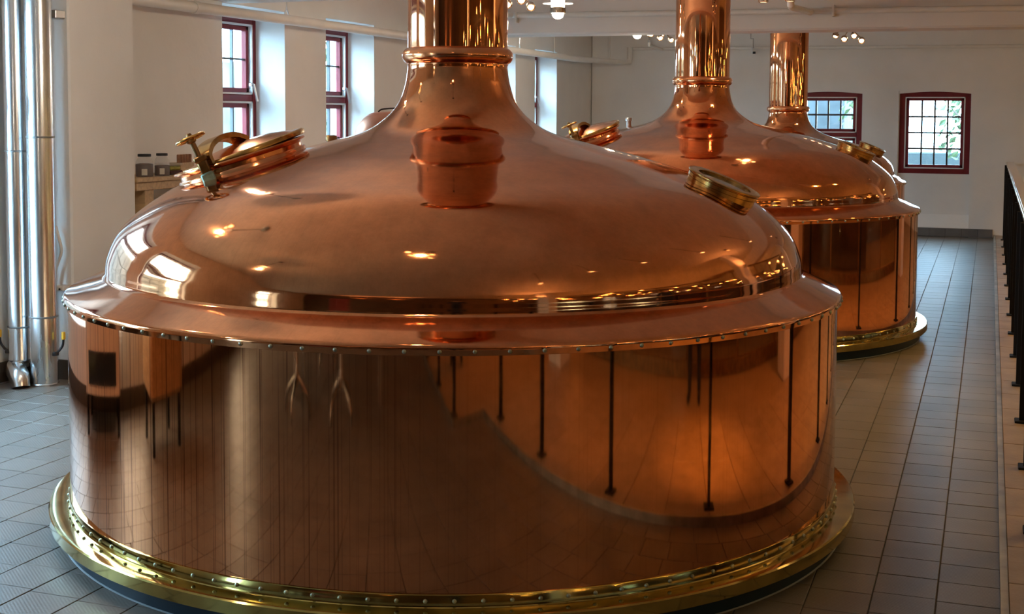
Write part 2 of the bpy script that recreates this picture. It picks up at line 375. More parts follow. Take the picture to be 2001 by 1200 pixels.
for v, x, y in spots[300:]:
    q = box(bm, x-PX/2+0.0022, x+PX/2-0.0022, y-PY/2+0.0022, y+PY/2-0.0022, -0.012, 0)
tag(finish('tile_field', bm, 'tile', floor), 'rest of the grey floor tiles', kind='stuff')

# gallery platform on the right, a step above the floor
bm = bmesh.new(); box(bm, 0.10, XR, 1.07, YF, -0.16, 0.028); box(bm, -0.5, XR, YB, 1.07, -0.16, 0.028)
gal = tag(finish('gallery_platform', bm, 'gallery'), 'low gallery platform behind the railing', kind='structure')
y = 1.075; k = 0
while y < YF-0.02:
    w = min(0.43, YF-y-0.002)
    for xa, xb in ((0.104, 0.96), (0.966, 1.9)):
        bm = bmesh.new(); bbox(bm, xa, xb, y+0.003, y+w-0.003, 0.02, 0.04+random.uniform(-0.0006, 0.0006), 0.002)
        finish('slab', bm, 'slab', gal)
    y += 0.43
bm = bmesh.new(); box(bm, 0.076, 0.102, 1.07, YF, -0.01, 0.043); box(bm, -0.5, 0.102, 1.062, 1.088, -0.01, 0.043); box(bm, -0.512, -0.488, YB, 1.088, -0.01, 0.043)
tag(finish('trim_1', bm, 'nosing'), 'dull metal edging of the platform step', kind='structure')
bm = bmesh.new(); box(bm, 0.055, 0.077, 1.09, YF, -0.02, -0.002)
tag(finish('trim_2', bm, 'groove'), 'dark open joint along the platform edge', kind='structure')

# skirting
bs = tag(finish('baseboard_far', (lambda b: (box(b, XL, 0.055, YF-0.012, YF, 0, 0.118), b)[1])(bmesh.new()), 'grout'), 'grey tile skirting at the end wall', kind='structure')
x = -0.027
while x > -3.6:
    bm = bmesh.new(); bbox(bm, x-PX/2+0.002, min(0.06, x+PX/2-0.002), YF-0.02, YF-0.008, 0.001, 0.12, 0.002); finish('tile', bm, 'base_tile', bs); x -= PX
bm = bmesh.new()
box(bm, XL, XL+0.014, YB, 6.87, 0, 0.125); box(bm, XL, XL+0.014, 7.54, YF, 0, 0.125)
box(bm, XL, -5.422, 6.856, 6.87, 0, 0.125); box(bm, -5.436, -5.422, 6.87, 7.54, 0, 0.125)
tag(finish('baseboard_left', bm, 'base_brown'), 'dark brown skirting along the window wall', kind='structure')

# ------------------------------------------------------------------ windows
wn = [0]
def bar(bm, T, x0, x1, y0, y1, z0, z1, bev=0.003): bbox(bm, x0, x1, y0, y1, z0, z1, bev, T)
def window(T, w, z0, z1, sashes, cols, rows, label, frame_w=0.075, trim=0.016, handle=True, mw=0.008):
    """window in the local plane x (width, centred) / z (height); local +y looks into the room"""
    wn[0] += 1
    root = empty('window_%d' % wn[0]); root.matrix_world = T; tag(root, label, kind='structure')
    h = w/2
    bm = bmesh.new()
    bbox(bm, -h, -h+frame_w, -0.05, 0.05, z0, z1, 0.006); bbox(bm, h-frame_w, h, -0.05, 0.05, z0, z1, 0.006)
    bbox(bm, -h, h, -0.05, 0.048, z1-frame_w, z1, 0.006); bbox(bm, -h, h, -0.05, 0.048, z0, z0+frame_w, 0.006)
    for s in sashes[1:]: bbox(bm, -h+frame_w, h-frame_w, -0.05, 0.044, s[0]-0.06, s[0], 0.006)
    finish('frame', bm, 'red_frame', root, 30)
    for (a, b), nr in zip(sashes, rows):
        xa, xb = -h+frame_w, h-frame_w
        bm = bmesh.new()
        for q in ((xa, xa+trim, a, b), (xb-trim, xb, a, b), (xa, xb, a, a+trim), (xa, xb, b-trim, b)): box(bm, q[0], q[1], -0.02, 0.052, q[2], q[3])
        tr = finish('white_bead', bm, 'white_trim', root)
        sw = 0.04; xa += trim; xb -= trim; a2 = a+trim; b2 = b-trim
        bm = bmesh.new()
        for q in ((xa, xa+sw, a2, b2), (xb-sw, xb, a2, b2), (xa, xb, a2, a2+sw), (xa, xb, b2-sw, b2)): bbox(bm, q[0], q[1], -0.03, 0.02, q[2], q[3], 0.004)
        sa = finish('sash', bm, 'red_frame', root, 30)
        xa += sw; xb -= sw; a2 += sw; b2 -= sw
        for i in range(1, cols):
            x = xa+(xb-xa)*i/cols; bm = bmesh.new(); box(bm, x-mw, x+mw, -0.022, 0.006, a2, b2); finish('muntin', bm, 'lead', sa)
        for j in range(1, nr):
            z = a2+(b2-a2)*j/nr; bm = bmesh.new(); box(bm, xa, xb, -0.02, 0.004, z-mw, z+mw); finish('muntin', bm, 'lead', sa)
        for i in range(cols):
            for j in range(nr):
                x0, x1 = xa+(xb-xa)*i/cols, xa+(xb-xa)*(i+1)/cols; y0, y1 = a2+(b2-a2)*j/nr, a2+(b2-a2)*(j+1)/nr
                bm = bmesh.new(); box(bm, x0, x1, -0.012, -0.008, y0, y1); finish('pane', bm, 'pane', sa)
    if handle:
        for hz in handle:
            bm = bmesh.new(); x = -h+frame_w+0.03
            bbox(bm, x-0.012, x+0.03, 0.045, 0.075, hz, hz+0.03, 0.004); tube(bm, [(x+0.012, 0.085, hz+0.02), (x-0.02, 0.10, hz-0.13)], 0.012, 8)
            finish('latch', bm, 'steel', root, 40)
    return root
for k, (a, b) in enumerate(WINL):
    # local x along -Y so that +y (room side) is +X
    T = Matrix(((0, 1, 0, -6.16), (-1, 0, 0, (a+b)/2), (0, 0, 1, 0), (0, 0, 0, 1)))
    names = {3: 'tall dark red side window above the table with jars, left of its neighbours', 4: 'tall dark red side window just left of the front kettle chimney',
             5: 'dark red side window hidden behind the front chimney', 6: 'side window whose lit reveal shows right of the front chimney', 7: 'side window nearest the far corner, only its red edge showing'}
    zs = ZS if a > 7 else 0.45
    window(T, b-a+0.06, zs, ZT, [(zs+0.075, 1.80), (1.86, ZT-0.075)], 4, (3, 2), names.get(k, 'dark red side window nearer the camera'), 0.085, handle=(1.93,))
    # sloping white sill and head of the deep opening
    bm = bmesh.new(); box(bm, -6.14, XL+0.001, a-0.001, b+0.001, zs-0.03, zs+0.012); tag(finish('window_sill', bm, 'plaster'), kind='structure')
for k, (a, b) in enumerate(FW):
    T = Matrix(((-1, 0, 0, (a+b)/2), (0, -1, 0, YF+0.07), (0, 0, 1, 0), (0, 0, 0, 1)))
    if k == 1:
        window(T, b-a+0.02, 0.885, 2.05, [(0.955, 1.975)], 4, (4,), 'square dark red window of sixteen panes in the end wall', 0.085, handle=False, mw=0.0125)
    else:
        window(T, b-a+0.02, 0.84, 2.05, [(0.915, 1.395), (1.455, 1.975)], 4, (2, 2), 'dark red double sash window in the end wall behind the rear chimney', 0.085, handle=False, mw=0.0125)
# low brick-arch heads: plaster lintel with a curved underside
for k, (a, b) in enumerate(FW):
    bm = bmesh.new(); n = 14; lo = []; hi = []
    for i in range(n+1):
        t = i/n; x = a-0.005+(b-a+0.01)*t; z = 2.018+0.03*math.sin(PI*t)
        for lst, zz_ in ((lo, z), (hi, 2.075)):
            lst.append((bm.verts.new((x, YF-0.004, zz_)), bm.verts.new((x, YF+0.03, zz_))))
    for i in range(n):
        bm.faces.new((lo[i][0], lo[i+1][0], hi[i+1][0], hi[i][0])); bm.faces.new((lo[i][1], lo[i+1][1], lo[i+1][0], lo[i][0]))
    tag(finish('window_lintel', bm, 'plaster'), kind='structure')
# niche below the right end window: raised plaster field either side reads as the recess edge
bm = bmesh.new()
T = None
for (xa, xb, za, zb) in ((-6.3+0.5, FW[0][0]-0.02, 0, ZC), (FW[0][1]+0.012, FW[1][0]-0.012, 0, ZC), (FW[1][1]+0.012, XR, 0, ZC), (FW[0][0]-0.02, FW[0][1]+0.012, 2.06, ZC), (FW[1][0]-0.012, FW[1][1]+0.012, 2.06, ZC), (FW[0][0]-0.02, FW[0][1]+0.012, 0, 0.25)):
    box(bm, xa, xb, YF-0.05, YF+0.001, za if za > 0 else -0.1, zb)
v = [bm.verts.new(p) for p in ((FW[1][0]-0.012, YF-0.05, 0), (FW[1][1]+0.012, YF-0.05, 0), (FW[1][0]-0.012, YF-0.05, 0.13), (FW[1][1]+0.012, YF-0.05, 0.13), (FW[1][0]-0.012, YF, 0.31), (FW[1][1]+0.012, YF, 0.31))]
bm.faces.new((v[0], v[1], v[3], v[2])); bm.faces.new((v[2], v[3], v[5], v[4]))
tag(finish('wall_facing', bm, 'plaster'), 'plaster facing that leaves a shallow niche under the window', kind='structure')
for o in (bs,):
    o.location.y = -0.05
for o in bpy.data.objects:
    if o.name.startswith('window_lintel'): o.location.y = -0.05

# portals guide the daylight sampling at each opening (they add no light)
def portal(loc, rot, sx, sy):
    l = bpy.data.lights.new('daylight_portal', 'AREA'); l.shape = 'RECTANGLE'; l.size = sx; l.size_y = sy; l.cycles.is_portal = True
    o = bpy.data.objects.new('daylight_portal', l); C.objects.link(o); o.location = loc; o.rotation_euler = rot
for a, b in WINL: portal((-6.30, (a+b)/2, ((ZS if a > 7 else 0.45)+ZT)/2), (0, -PI/2, 0), ZT-(ZS if a > 7 else 0.45), b-a)
for a, b in FW: portal(((a+b)/2, YF+0.30, 1.45), (-PI/2, 0, 0), b-a, 1.2)
#NEXT#
# ------------------------------------------------------------------ copper kettles
CAMAZ = math.atan2(-KY[0], 2.183)
DOME = [(0.2165, 1.915), (0.2185, 1.885), (0.2300, 1.8195), (0.2596, 1.742), (0.3196, 1.6758), (0.4122, 1.6199), (0.5954, 1.5692), (0.7965, 1.5184), (0.997, 1.4568), (1.1822, 1.3943), (1.3233, 1.3044), (1.4224, 1.212), (1.4671, 1.1162), (1.4758, 1.06), (1.4768, 1.036)]
rb = bmesh.new(); lathe(rb, [(0.0078, -0.002), (0.0072, 0.003), (0.0045, 0.0058), (0, 0.0066)], 8)
rivet_mesh = bpy.data.meshes.new('rivet'); rb.to_mesh(rivet_mesh); rb.free(); rivet_mesh.materials.append(M['rivet']); rivet_mesh.shade_smooth()
def kettle(Y, ks, kz, dz, label, detail):
    """ks scales the wide radii, kz the dome height, dz lifts the ledge"""
    root = empty('brew_kettle', (KX, Y, 0)); tag(root, label, 'kettle', 'copper brew kettles in a row')
    nseg = 224 if detail else 144
    def P(pr): return pr
    # plinth and brass foot
    rf, rc, rl = 1.707*ks, 1.6228*ks, 1.6379*ks
    bm = bmesh.new(); lathe(bm, [(rf-0.055, -0.002), (rf-0.055, 0.075)], nseg); finish('plinth', bm, 'plinth', root, 40)
    bm = bmesh.new(); lathe(bm, [(rf-0.0495, 0.0005), (rf-0.052, 0.003), (rf-0.056, 0.004)], nseg); finish('floor_seal', bm, 'caulk', root, 40)
    bm = bmesh.new(); lathe(bm, [(rf-0.06, 0.07), (rf-0.006, 0.07), (rf, 0.074), (rf, 0.116), (rf-0.005, 0.121), (rf-0.02, 0.1225), (rc+0.012, 0.1225), (rc+0.0075, 0.126)], nseg); finish('base_flange', bm, 'brass', root, 35)
    bm = bmesh.new(); lathe(bm, [(rc+0.009, 0.122), (rc+0.006, 0.162), (rc+0.004, 0.165), (rc-0.004, 0.1655)], nseg); band = finish('rivet_band', bm, 'brass', root, 35)
    # copper side wall, ledge, dome with neck
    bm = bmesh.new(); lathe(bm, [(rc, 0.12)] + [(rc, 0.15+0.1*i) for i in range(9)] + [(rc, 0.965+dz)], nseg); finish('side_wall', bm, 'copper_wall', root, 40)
    ri = 1.4768*ks
    led = [(ri-0.004, 1.05+dz), (ri+0.004, 1.040+dz), (ri+0.014, 1.034+dz), (ri+0.05, 1.020+dz), (rl-0.05, 0.990+dz), (rl-0.012, 0.9755+dz), (rl-0.004, 0.971+dz), (rl+0.001, 0.963+dz), (rl, 0.955+dz), (rl-0.002, 0.9385+dz), (rl-0.006, 0.937+dz), (rc-0.002, 0.938+dz)]
    bm = bmesh.new(); lathe(bm, led, nseg); lo = finish('ledge', bm, 'copper_dome', root, 50)
    d2 = []
    for r, z in spline(DOME, 10):
        t = max(0, min(1, (r-0.22)/0.5)); t = t*t*(3-2*t)
        d2.append((r*(1+(ks-1)*t), 1.036+dz+(z-1.036)*kz))
    bm = bmesh.new(); lathe(bm, d2, nseg); finish('dome', bm, 'copper_dome', root, 60)
    zt = 1.036+dz+(1.915-1.036)*kz
    ring = [(0.214, zt-0.004)] + [(0.207+0.034*math.cos(a), zt+0.033-0.036*math.sin(a)) for a in [PI/2-PI*i/14 for i in range(15)][::-1]][::-1]
    ring = [(0.213, zt-0.008), (0.219, zt-0.006), (0.219, zt-0.002)] + [(0.206+0.035*math.cos(a), zt+0.034+0.036*math.sin(a)) for a in [-PI/2+PI*i/16 for i in range(17)]] + [(0.2165, zt+0.074)]
    bm = bmesh.new(); lathe(bm, ring, 96); finish('neck_ring', bm, 'copper_plain', root, 60)
    bm = bmesh.new(); lathe(bm, [(0.2165, zt), (0.2165, zt+0.4), (0.2165, zt+0.8), (0.2165, ZC-0.08), (0.24, ZC-0.07), (0.242, ZC-0.055), (0.225, ZC-0.045), (0.235, ZC-0.02), (0.30, ZC-0.008), (0.30, ZC-0.004)], 96); finish('chimney', bm, 'copper_pipe', root, 40)
    def onring(r, z, n, tilt, parent, span, out):
        for i in range(n):
            a = 2*PI*i/n + 0.013
            d = (a-CAMAZ+PI) % (2*PI) - PI
            if abs(d) > span: continue
            nn = Vector((math.cos(a)*math.cos(tilt), math.sin(a)*math.cos(tilt), math.sin(tilt)))
            T = frame_T((r*math.cos(a), r*math.sin(a), z), nn, (0, 0, 1))
            if detail:
                o = bpy.data.objects.new('rivet', rivet_mesh); C.objects.link(o); o.parent = parent; o.matrix_local = T
            else:
                b2 = bmesh.new(); b2.from_mesh(rivet_mesh); merge(out, b2, T)
    o1 = bmesh.new(); o2 = bmesh.new()
    onring(rl-0.001, 0.951+dz, 92, 0, lo, 2.0, o1); onring(rc+0.0075, 0.144, 110, 0.05, band, 2.0, o2)
    if not detail:
        tag(finish('rivets', o1, 'rivet', lo, 60), kind='stuff'); tag(finish('rivets', o2, 'rivet', band, 60), kind='stuff')
    else: o1.free(); o2.free()
    def dome_at(az, r):
        best = min(range(1, len(d2)-1), key=lambda i: abs(d2[i][0]-r)); (ra, za), (rb_, zb) = d2[best-1], d2[best+1]
        sl = Vector((rb_-ra, zb-za)).normalized(); n2 = Vector((-sl.y, sl.x)); n2 = n2 if n2.y > 0 else -n2
        e = Vector((math.cos(az), math.sin(az), 0))
        return e*d2[best][0] + Vector((0, 0, d2[best][1])), (e*n2.x + Vector((0, 0, n2.y))).normalized(), e
    # ---- manhole with domed lid, strap and handwheel (low side = away from the neck)
    az = CAMAZ - math.radians(82)
    p, n, e = dome_at(az, 0.91*ks); u = -e
    p = p - n*0.036
    Th = frame_T(p, n, u)
    bm = bmesh.new(); lathe(bm, [(0.262, -0.10), (0.262, 0.004), (0.262, 0.058), (0.270, 0.066), (0.282, 0.069), (0.285, 0.074), (0.283, 0.079), (0.24, 0.080), (0.236, 0.075), (0.236, -0.08)], 72, Th); man = finish('manhole', bm, 'copper_plain', root, 40)
    bm = bmesh.new(); lathe(bm, [(0.275, -0.03), (0.275, 0.036), (0.271, 0.041), (0.262, 0.042)], 72, Th); finish('collar_seam', bm, 'copper_plain', man, 40)
    Tl = Th @ Matrix.Translation((0.022, 0, 0.086)) @ Matrix.Rotation(math.radians(-3), 4, 'Y')
    cap = [(0.255, -0.014), (0.270, -0.012), (0.274, 0.0), (0.272, 0.009), (0.262, 0.012), (0.250, 0.010), (0.238, 0.013), (0.20, 0.024), (0.14, 0.036), (0.07, 0.043), (0, 0.045)]
    bm = bmesh.new(); lathe(bm, [(r*0.95, z) for r, z in cap], 72, Tl); finish('lid', bm, 'copper_plain', man, 50)
    bm = bmesh.new(); lathe(bm, [(0.250, -0.012), (0.262, -0.013), (0.268, -0.009), (0.269, 0.006), (0.263, 0.012), (0.248, 0.012)], 72, Tl); finish('lid_rim', bm, 'brass_dark', man, 50)
    # strap: broad arched bar from the clamp to the crown of the lid
    pts = bez([(-0.150, -0.245, 0.00), (-0.150, -0.225, 0.045), (-0.125, -0.17, 0.078), (-0.08, -0.10, 0.090), (-0.03, -0.035, 0.078), (0.01, 0.01, 0.045)], 6)
    bm = bmesh.new(); rows = []; sd = Vector((0.86, -0.5, 0)).normalized()
    for i, q in enumerate(pts):
        a = pts[max(0, i-1)]; b = pts[min(len(pts)-1, i+1)]; d = (b-a).normalized(); nn = sd.cross(d).normalized()
        if nn.z < 0: nn = -nn
        rows.append([bm.verts.new(Tl @ (q + sd*s*0.036 + nn*t)) for s, t in ((-1, -0.011), (1, -0.011), (1, 0.011), (-1, 0.011))])
    for a, b in zip(rows[:-1], rows[1:]):
        for k in range(4): bm.faces.new((a[k], a[(k+1) % 4], b[(k+1) % 4], b[k]))
    bm.faces.new(rows[0][::-1]); bm.faces.new(rows[-1]); bmesh.ops.recalc_face_normals(bm, faces=bm.faces)
    finish('strap', bm, 'brass_dark', man, 35)
    # clamp block, spindle and handwheel on the low, near side
    cx, cy = -0.135, -0.275
    Tc = Th @ Matrix.Translation((cx, cy, 0.03)) @ Matrix.Rotation(math.radians(-7), 4, 'Y') @ Matrix.Rotation(math.radians(-4), 4, 'X')
    bm = bmesh.new(); bbox(bm, -0.026, 0.026, -0.03, 0.03, -0.045, 0.025, 0.006, Tc); finish('clamp_lug', bm, 'verdigris', man, 40)
    bm = bmesh.new(); bbox(bm, -0.018, 0.022, -0.022, 0.022, 0.0, 0.085, 0.006, Tc); bbox(bm, -0.024, 0.028, -0.028, 0.028, 0.072, 0.096, 0.005, Tc); finish('clamp', bm, 'bronze', man, 40)
    bm = bmesh.new(); tube(bm, [(0, 0, 0.08), (0, 0, 0.175)], 0.012, 12, True, Tc); lathe(bm, [(0.012, 0.155), (0.020, 0.160), (0.020, 0.170), (0.016, 0.176), (0.010, 0.196), (0, 0.200)], 14, Tc); finish('spindle', bm, 'bronze', man, 40)
    bm = bmesh.new(); Tw = Tc @ Matrix.Translation((0, 0, 0.175)); R_ = 0.055
    lathe(bm, [(R_+0.0095*math.cos(a), 0.0075*math.sin(a)) for a in [2*PI*i/10 for i in range(10)]], 36, Tw, closed=True)
    for k in range(4):
        a = k*PI/2+0.5; tube(bm, [(0.012*math.cos(a), 0.012*math.sin(a), 0), (0.05*math.cos(a), 0.05*math.sin(a), 0)], [0.0085, 0.0065], 8, False, Tw)
    finish('handwheel', bm, 'brass_dark', man, 50)
    # ---- small vent stub on the far slope, its cap just showing over the dome
    p, n, e = dome_at(CAMAZ-math.radians(125), 0.72 if detail else 0.64*ks); Tv = Matrix.Translation(p + Vector((0, 0, -0.045 if detail else -0.01)))
    bm = bmesh.new(); lathe(bm, [(0.022, -0.06), (0.022, 0.075), (0.027, 0.078), (0.027, 0.098), (0.022, 0.104), (0, 0.105)], 20, Tv); finish('vent_stub', bm, 'bronze' if detail else 'grey_metal', root, 40)
    # ---- sight glass: stacked brass rings with a recessed dark pane
    az = CAMAZ + math.radians(66)
    p, n, e = dome_at(az, 1.165*ks); Tg = frame_T(p, n, e) @ Matrix.Diagonal((0.96, 0.96, 0.55, 1))
    bm = bmesh.new(); lathe(bm, [(0.150, -0.05), (0.150, 0.014), (0.146, 0.016), (0.146, 0.019), (0.154, 0.021), (0.154, 0.044), (0.147, 0.046), (0.147, 0.050), (0.158, 0.052), (0.160, 0.058), (0.160, 0.066), (0.156, 0.070), (0.121, 0.070), (0.117, 0.066), (0.116, 0.048)], 72, Tg); sg = finish('sight_glass', bm, 'brass_dark', root, 30)
    bm = bmesh.new(); lathe(bm, [(0, 0.052), (0.117, 0.052)], 48, Tg); finish('pane', bm, 'glass_dark', sg)
    return root
kettle(KY[0], 1.0, 1.0, 0.0, 'largest copper brew kettle in front, brass rim on the floor', True)
kettle(KY[1], 1.035, 1.0, 0.022, 'middle copper brew kettle with its chimney right of the front one', False)
kettle(KY[2], 0.80, 0.80, 0.0, 'rearmost and smallest copper kettle before the end wall', False)

# ------------------------------------------------------------------ galvanised ducts by the pilaster
def seam(bm, r, z, T): lathe(bm, [(r, z-0.006), (r+0.004, z-0.003), (r+0.004, z+0.003), (r, z+0.006)], 40, T)
T1 = Matrix.Translation((-5.705, 6.69, 0)); T2 = Matrix.Translation((-5.515, 6.685, 0))
def lever(parent, x0, y0, sgn):
    # x0, y0 = point on the duct skin; the crank bends out and up
    side = rt*sgn
    b = Vector((x0, y0, 0.205))
    bm = bmesh.new(); tube(bm, bez([b, b+side*0.018+Vector((0, 0, 0.008)), b+side*0.045+Vector((0, 0, 0.045)), b+side*0.052+Vector((0, 0, 0.09))], 4), 0.0075, 10)
    lathe(bm, [(0, -0.012), (0.02, -0.012), (0.022, 0), (0.016, 0.012), (0, 0.012)], 14, Matrix.Translation(b-Vector((0, 0, 0.004)))); lv = finish('damper_lever', bm, 'black_rubber', parent, 40)
    g = b+side*0.052+Vector((0, 0, 0.085))
    bm = bmesh.new(); lathe(bm, [(0, 0), (0.011, 0), (0.0125, 0.006), (0.0125, 0.042), (0.010, 0.047), (0, 0.047)], 14, Matrix.Translation(g)); finish('grip', bm, 'yellow', lv, 40)
d2o = empty('ventilation_duct', (-5.515, 6.685, 0)); tag(d2o, 'wider galvanised duct running straight down to the floor', 'duct', 'galvanised ducts')
Ti = Matrix.Identity(4)
bm = bmesh.new(); lathe(bm, [(0.087, 0.0), (0.087, 0.012), (0.083, 0.016), (0.083, 0.43), (0.0815, 0.435), (0.0815, ZC)], 48, Ti); finish('pipe', bm, 'galv', d2o, 40)
for r_, z_ in ((0.083, 0.43), (0.0815, 1.545)):
    bm = bmesh.new(); seam(bm, r_, z_, Ti); finish('joint_ring', bm, 'galv_seam', d2o, 40)
bm = bmesh.new(); bbox(bm, -0.02, 0.02, 0.075, 0.19, 2.45, 2.49, 0.004); finish('wall_clip', bm, 'galv_seam', d2o)
d1o = empty('ventilation_duct', (-5.705, 6.69, 0)); tag(d1o, 'narrower galvanised duct ending in a floor elbow', 'duct', 'galvanised ducts')
bm = bmesh.new(); lathe(bm, [(0.069, 0.142), (0.071, 0.15), (0.069, 0.155), (0.069, 0.355), (0.0675, 0.36), (0.0675, ZC)], 48, Ti); finish('pipe', bm, 'galv', d1o, 40)
for r_, z_ in ((0.069, 0.355), (0.0675, 1.455)):
    bm = bmesh.new(); seam(bm, r_, z_, Ti); finish('joint_ring', bm, 'galv_seam', d1o, 40)
bm = bmesh.new(); lathe(bm, [(0.054, 0.10), (0.054, 0.118), (0.058, 0.12), (0.058, 0.128), (0.054, 0.13), (0.054, 0.15)], 40, Ti); finish('collar', bm, 'galv_seam', d1o, 40)
cr = -fw
el = [Vector((0, 0, 0.128)), Vector((0, 0, 0.100)) + cr*0.015 - rt*0.016, Vector((0, 0, 0.084)) + cr*0.045 - rt*0.012, Vector((0, 0, 0.080)) + cr*0.105 + rt*0.022, Vector((0, 0, 0.056)) + cr*0.158 + rt*0.052, Vector((0, 0, 0.002)) + cr*0.180 + rt*0.066]
bm = bmesh.new(); tube(bm, bez(el, 3), [0.050, 0.054]+[0.062]*11+[0.060, 0.058, 0.057], 28); e1 = finish('elbow', bm, 'galv', d1o, 45)
q = -rt*0.066 - fw*0.02; lever(d1o, q.x, q.y, -1)
q = rt*0.080 - fw*0.03; lever(d2o, q.x, q.y, 1)
#NEXT2#
# ------------------------------------------------------------------ tall side table with jars (behind the front kettle)
tbl = empty('side_table', (-5.62, 8.2, 0)); tag(tbl, 'tall pale wooden side table against the window wall, holding jars', 'table')
bm = bmesh.new(); bbox(bm, -0.195, 0.19, -0.65, 0.65, 1.222, 1.252, 0.003); finish('tabletop', bm, 'oak', tbl)
bm = bmesh.new(); bbox(bm, 0.15, 0.178, -0.64, 0.64, 1.165, 1.222, 0.003); finish('apron', bm, 'oak', tbl)
for sx_ in (-0.14, 0.125):
    for sy in (-0.485, 0.52):
        bm = bmesh.new(); bbox(bm, sx_-0.045, sx_+0.045, sy-0.05, sy+0.05, 0, 1.222, 0.004); finish('leg', bm, 'oak', tbl)
bm = bmesh.new(); bbox(bm, -0.15, 0.12, -0.5, 0.53, 0.22, 0.26, 0.004); finish('lower_shelf', bm, 'oak', tbl)
def jar(x, y, r, h, fill, label):
    j = empty('storage_jar', (x, y, 1.252)); tag(j, label, 'jar', 'plastic jars on the side table')
    bm = bmesh.new(); lathe(bm, [(0, 0.001), (r*0.94, 0.001), (r, 0.008), (r, h*0.52), (r*0.93, h*0.68), (r*0.70, h*0.83), (r*0.66, h*0.86), (r*0.66, h*0.90)], 28); finish('body', bm, 'jar', j, 40)
    bm = bmesh.new(); lathe(bm, [(0, 0.003), (r*0.95, 0.003), (r*0.96, h*fill), (r*0.6, h*fill*1.06), (0, h*fill*1.03)], 24); finish('malt', bm, 'malt', j, 50)
    bm = bmesh.new(); lathe(bm, [(r*0.72, h*0.885), (r*0.74, h*0.89), (r*0.74, h*0.985), (r*0.70, h), (0, h)], 28); finish('lid', bm, 'black_rubber', j, 40)
    bm = bmesh.new(); rows = []
    for i in range(7):
        a = -1.02+0.62*i/6-0.25
        rows.append([bm.verts.new(((r+0.0012)*math.cos(a), (r+0.0012)*math.sin(a), z)) for z in (0.012, 0.055)])
    for a, b in zip(rows[:-1], rows[1:]): bm.faces.new((a[0], b[0], b[1], a[1]))
    finish('paper_label', bm, 'label', j)
jar(-5.55, 7.80, 0.062, 0.158, 0.55, 'clear jar of dark malt with black lid, left one on the side table')
jar(-5.52, 7.965, 0.054, 0.160, 0.45, 'clear jar of dark malt with black lid, right one on the side table')
hp = empty('hop_tray', (-5.60, 8.16, 1.252)); tag(hp, 'shallow clear tray of yellow green hops right of the jars', 'tray')
bm = bmesh.new(); bbox(bm, -0.07, 0.07, -0.075, 0.075, 0.0, 0.03, 0.004); finish('base', bm, 'malt', hp)
bm = bmesh.new(); bbox(bm, -0.062, 0.062, -0.067, 0.067, 0.03, 0.06, 0.01); finish('hops', bm, 'hops', hp)
bm = bmesh.new(); bbox(bm, -0.072, 0.072, -0.077, 0.077, 0.062, 0.085, 0.006); finish('lid', bm, 'jar', hp)
ck = empty('tube_rack', (-5.62, 8.36, 1.252)); tag(ck, 'small rack of brown sample tubes behind the kettle hatch', 'rack')
bm = bmesh.new(); bbox(bm, -0.05, 0.05, -0.09, 0.09, 0, 0.08, 0.004); finish('block', bm, 'oak', ck)
for i in range(5):
    bm = bmesh.new(); lathe(bm, [(0.014, 0.07), (0.014, 0.135), (0.011, 0.14), (0, 0.14)], 12, Matrix.Translation((0.02, -0.072+0.036*i, 0))); finish('tube', bm, 'cork', ck, 40)

# copper vessel standing behind the front kettle
tk = empty('copper_tank', (-4.20, 9.2, 0)); tag(tk, 'plain satin copper tank with rounded shoulder behind the front kettle', 'tank')
pf = [(0.40, 0.0), (0.40, 1.36)] + [(0.40-0.19+0.19*math.cos(a), 1.40+0.31*math.sin(a)) for a in [PI/2*i/14 for i in range(15)]] + [(0.12, 1.716), (0, 1.718)]
bm = bmesh.new(); lathe(bm, pf, 72); finish('body', bm, 'copper_satin', tk, 40)
bm = bmesh.new(); tube(bm, bez([Vector((0, 0, 1.712))+rt*-0.20, Vector((0, 0, 1.732))+rt*-0.17, Vector((0, 0, 1.74))+rt*-0.08, Vector((0, 0, 1.735))+rt*0.03, Vector((0, 0, 1.712))+rt*0.06], 5), 0.006, 8); finish('handle', bm, 'black_rubber', tk, 50)
bm = bmesh.new(); lathe(bm, [(0.41, 0.0), (0.42, 0.02), (0.42, 0.05), (0.40, 0.06)], 72); finish('foot_ring', bm, 'brass', tk, 40)

# ------------------------------------------------------------------ pipes
def pipe_obj(name, pts, r, label, m='white_paint', n=12):
    root = empty(name, pts[0]); o0 = Vector(pts[0])
    bm = bmesh.new(); tube(bm, [Vector(q)-o0 for q in pts], r, n); finish('run', bm, m, root, 40)
    return tag(root, label, 'pipe'), o0
pr_, o0 = pipe_obj('sprinkler_pipe', [(-5.55, 7.6, 2.475), (-5.55, 18.0, 2.485), (-5.25, 19.42, 2.49), (-5.18, 19.52, 2.50), (-5.18, 19.55, 2.56), (-5.18, 19.55, 2.72)], 0.042, 'thick white sprinkler pipe hung along the tops of the side windows')
for y in (7.9, 9.8, 12.9, 15.6, 17.0):
    bm = bmesh.new(); z = 2.48
    tube(bm, bez([(-5.55-0.0-o0.x, y-0.045-o0.y, z-o0.z), (-5.55-o0.x, y-0.03-o0.y, z+0.05-o0.z), (-5.55-o0.x, y-o0.y, z+0.085-o0.z), (-5.55-o0.x, y+0.03-o0.y, z+0.05-o0.z), (-5.55-o0.x, y+0.045-o0.y, z-o0.z)], 4), 0.006, 6)
    tube(bm, [(-5.55-o0.x, y-o0.y, z+0.08-o0.z), (-5.55-o0.x, y-o0.y, ZC-o0.z)], 0.006, 6); finish('hanger', bm, 'steel', pr_)
for y in (7.62, 8.45):
    bm = bmesh.new(); tube(bm, [(0, y-0.03-o0.y, 0), (0, y+0.03-o0.y, 0)], 0.048, 14); finish('coupling', bm, 'white_paint', pr_, 40)
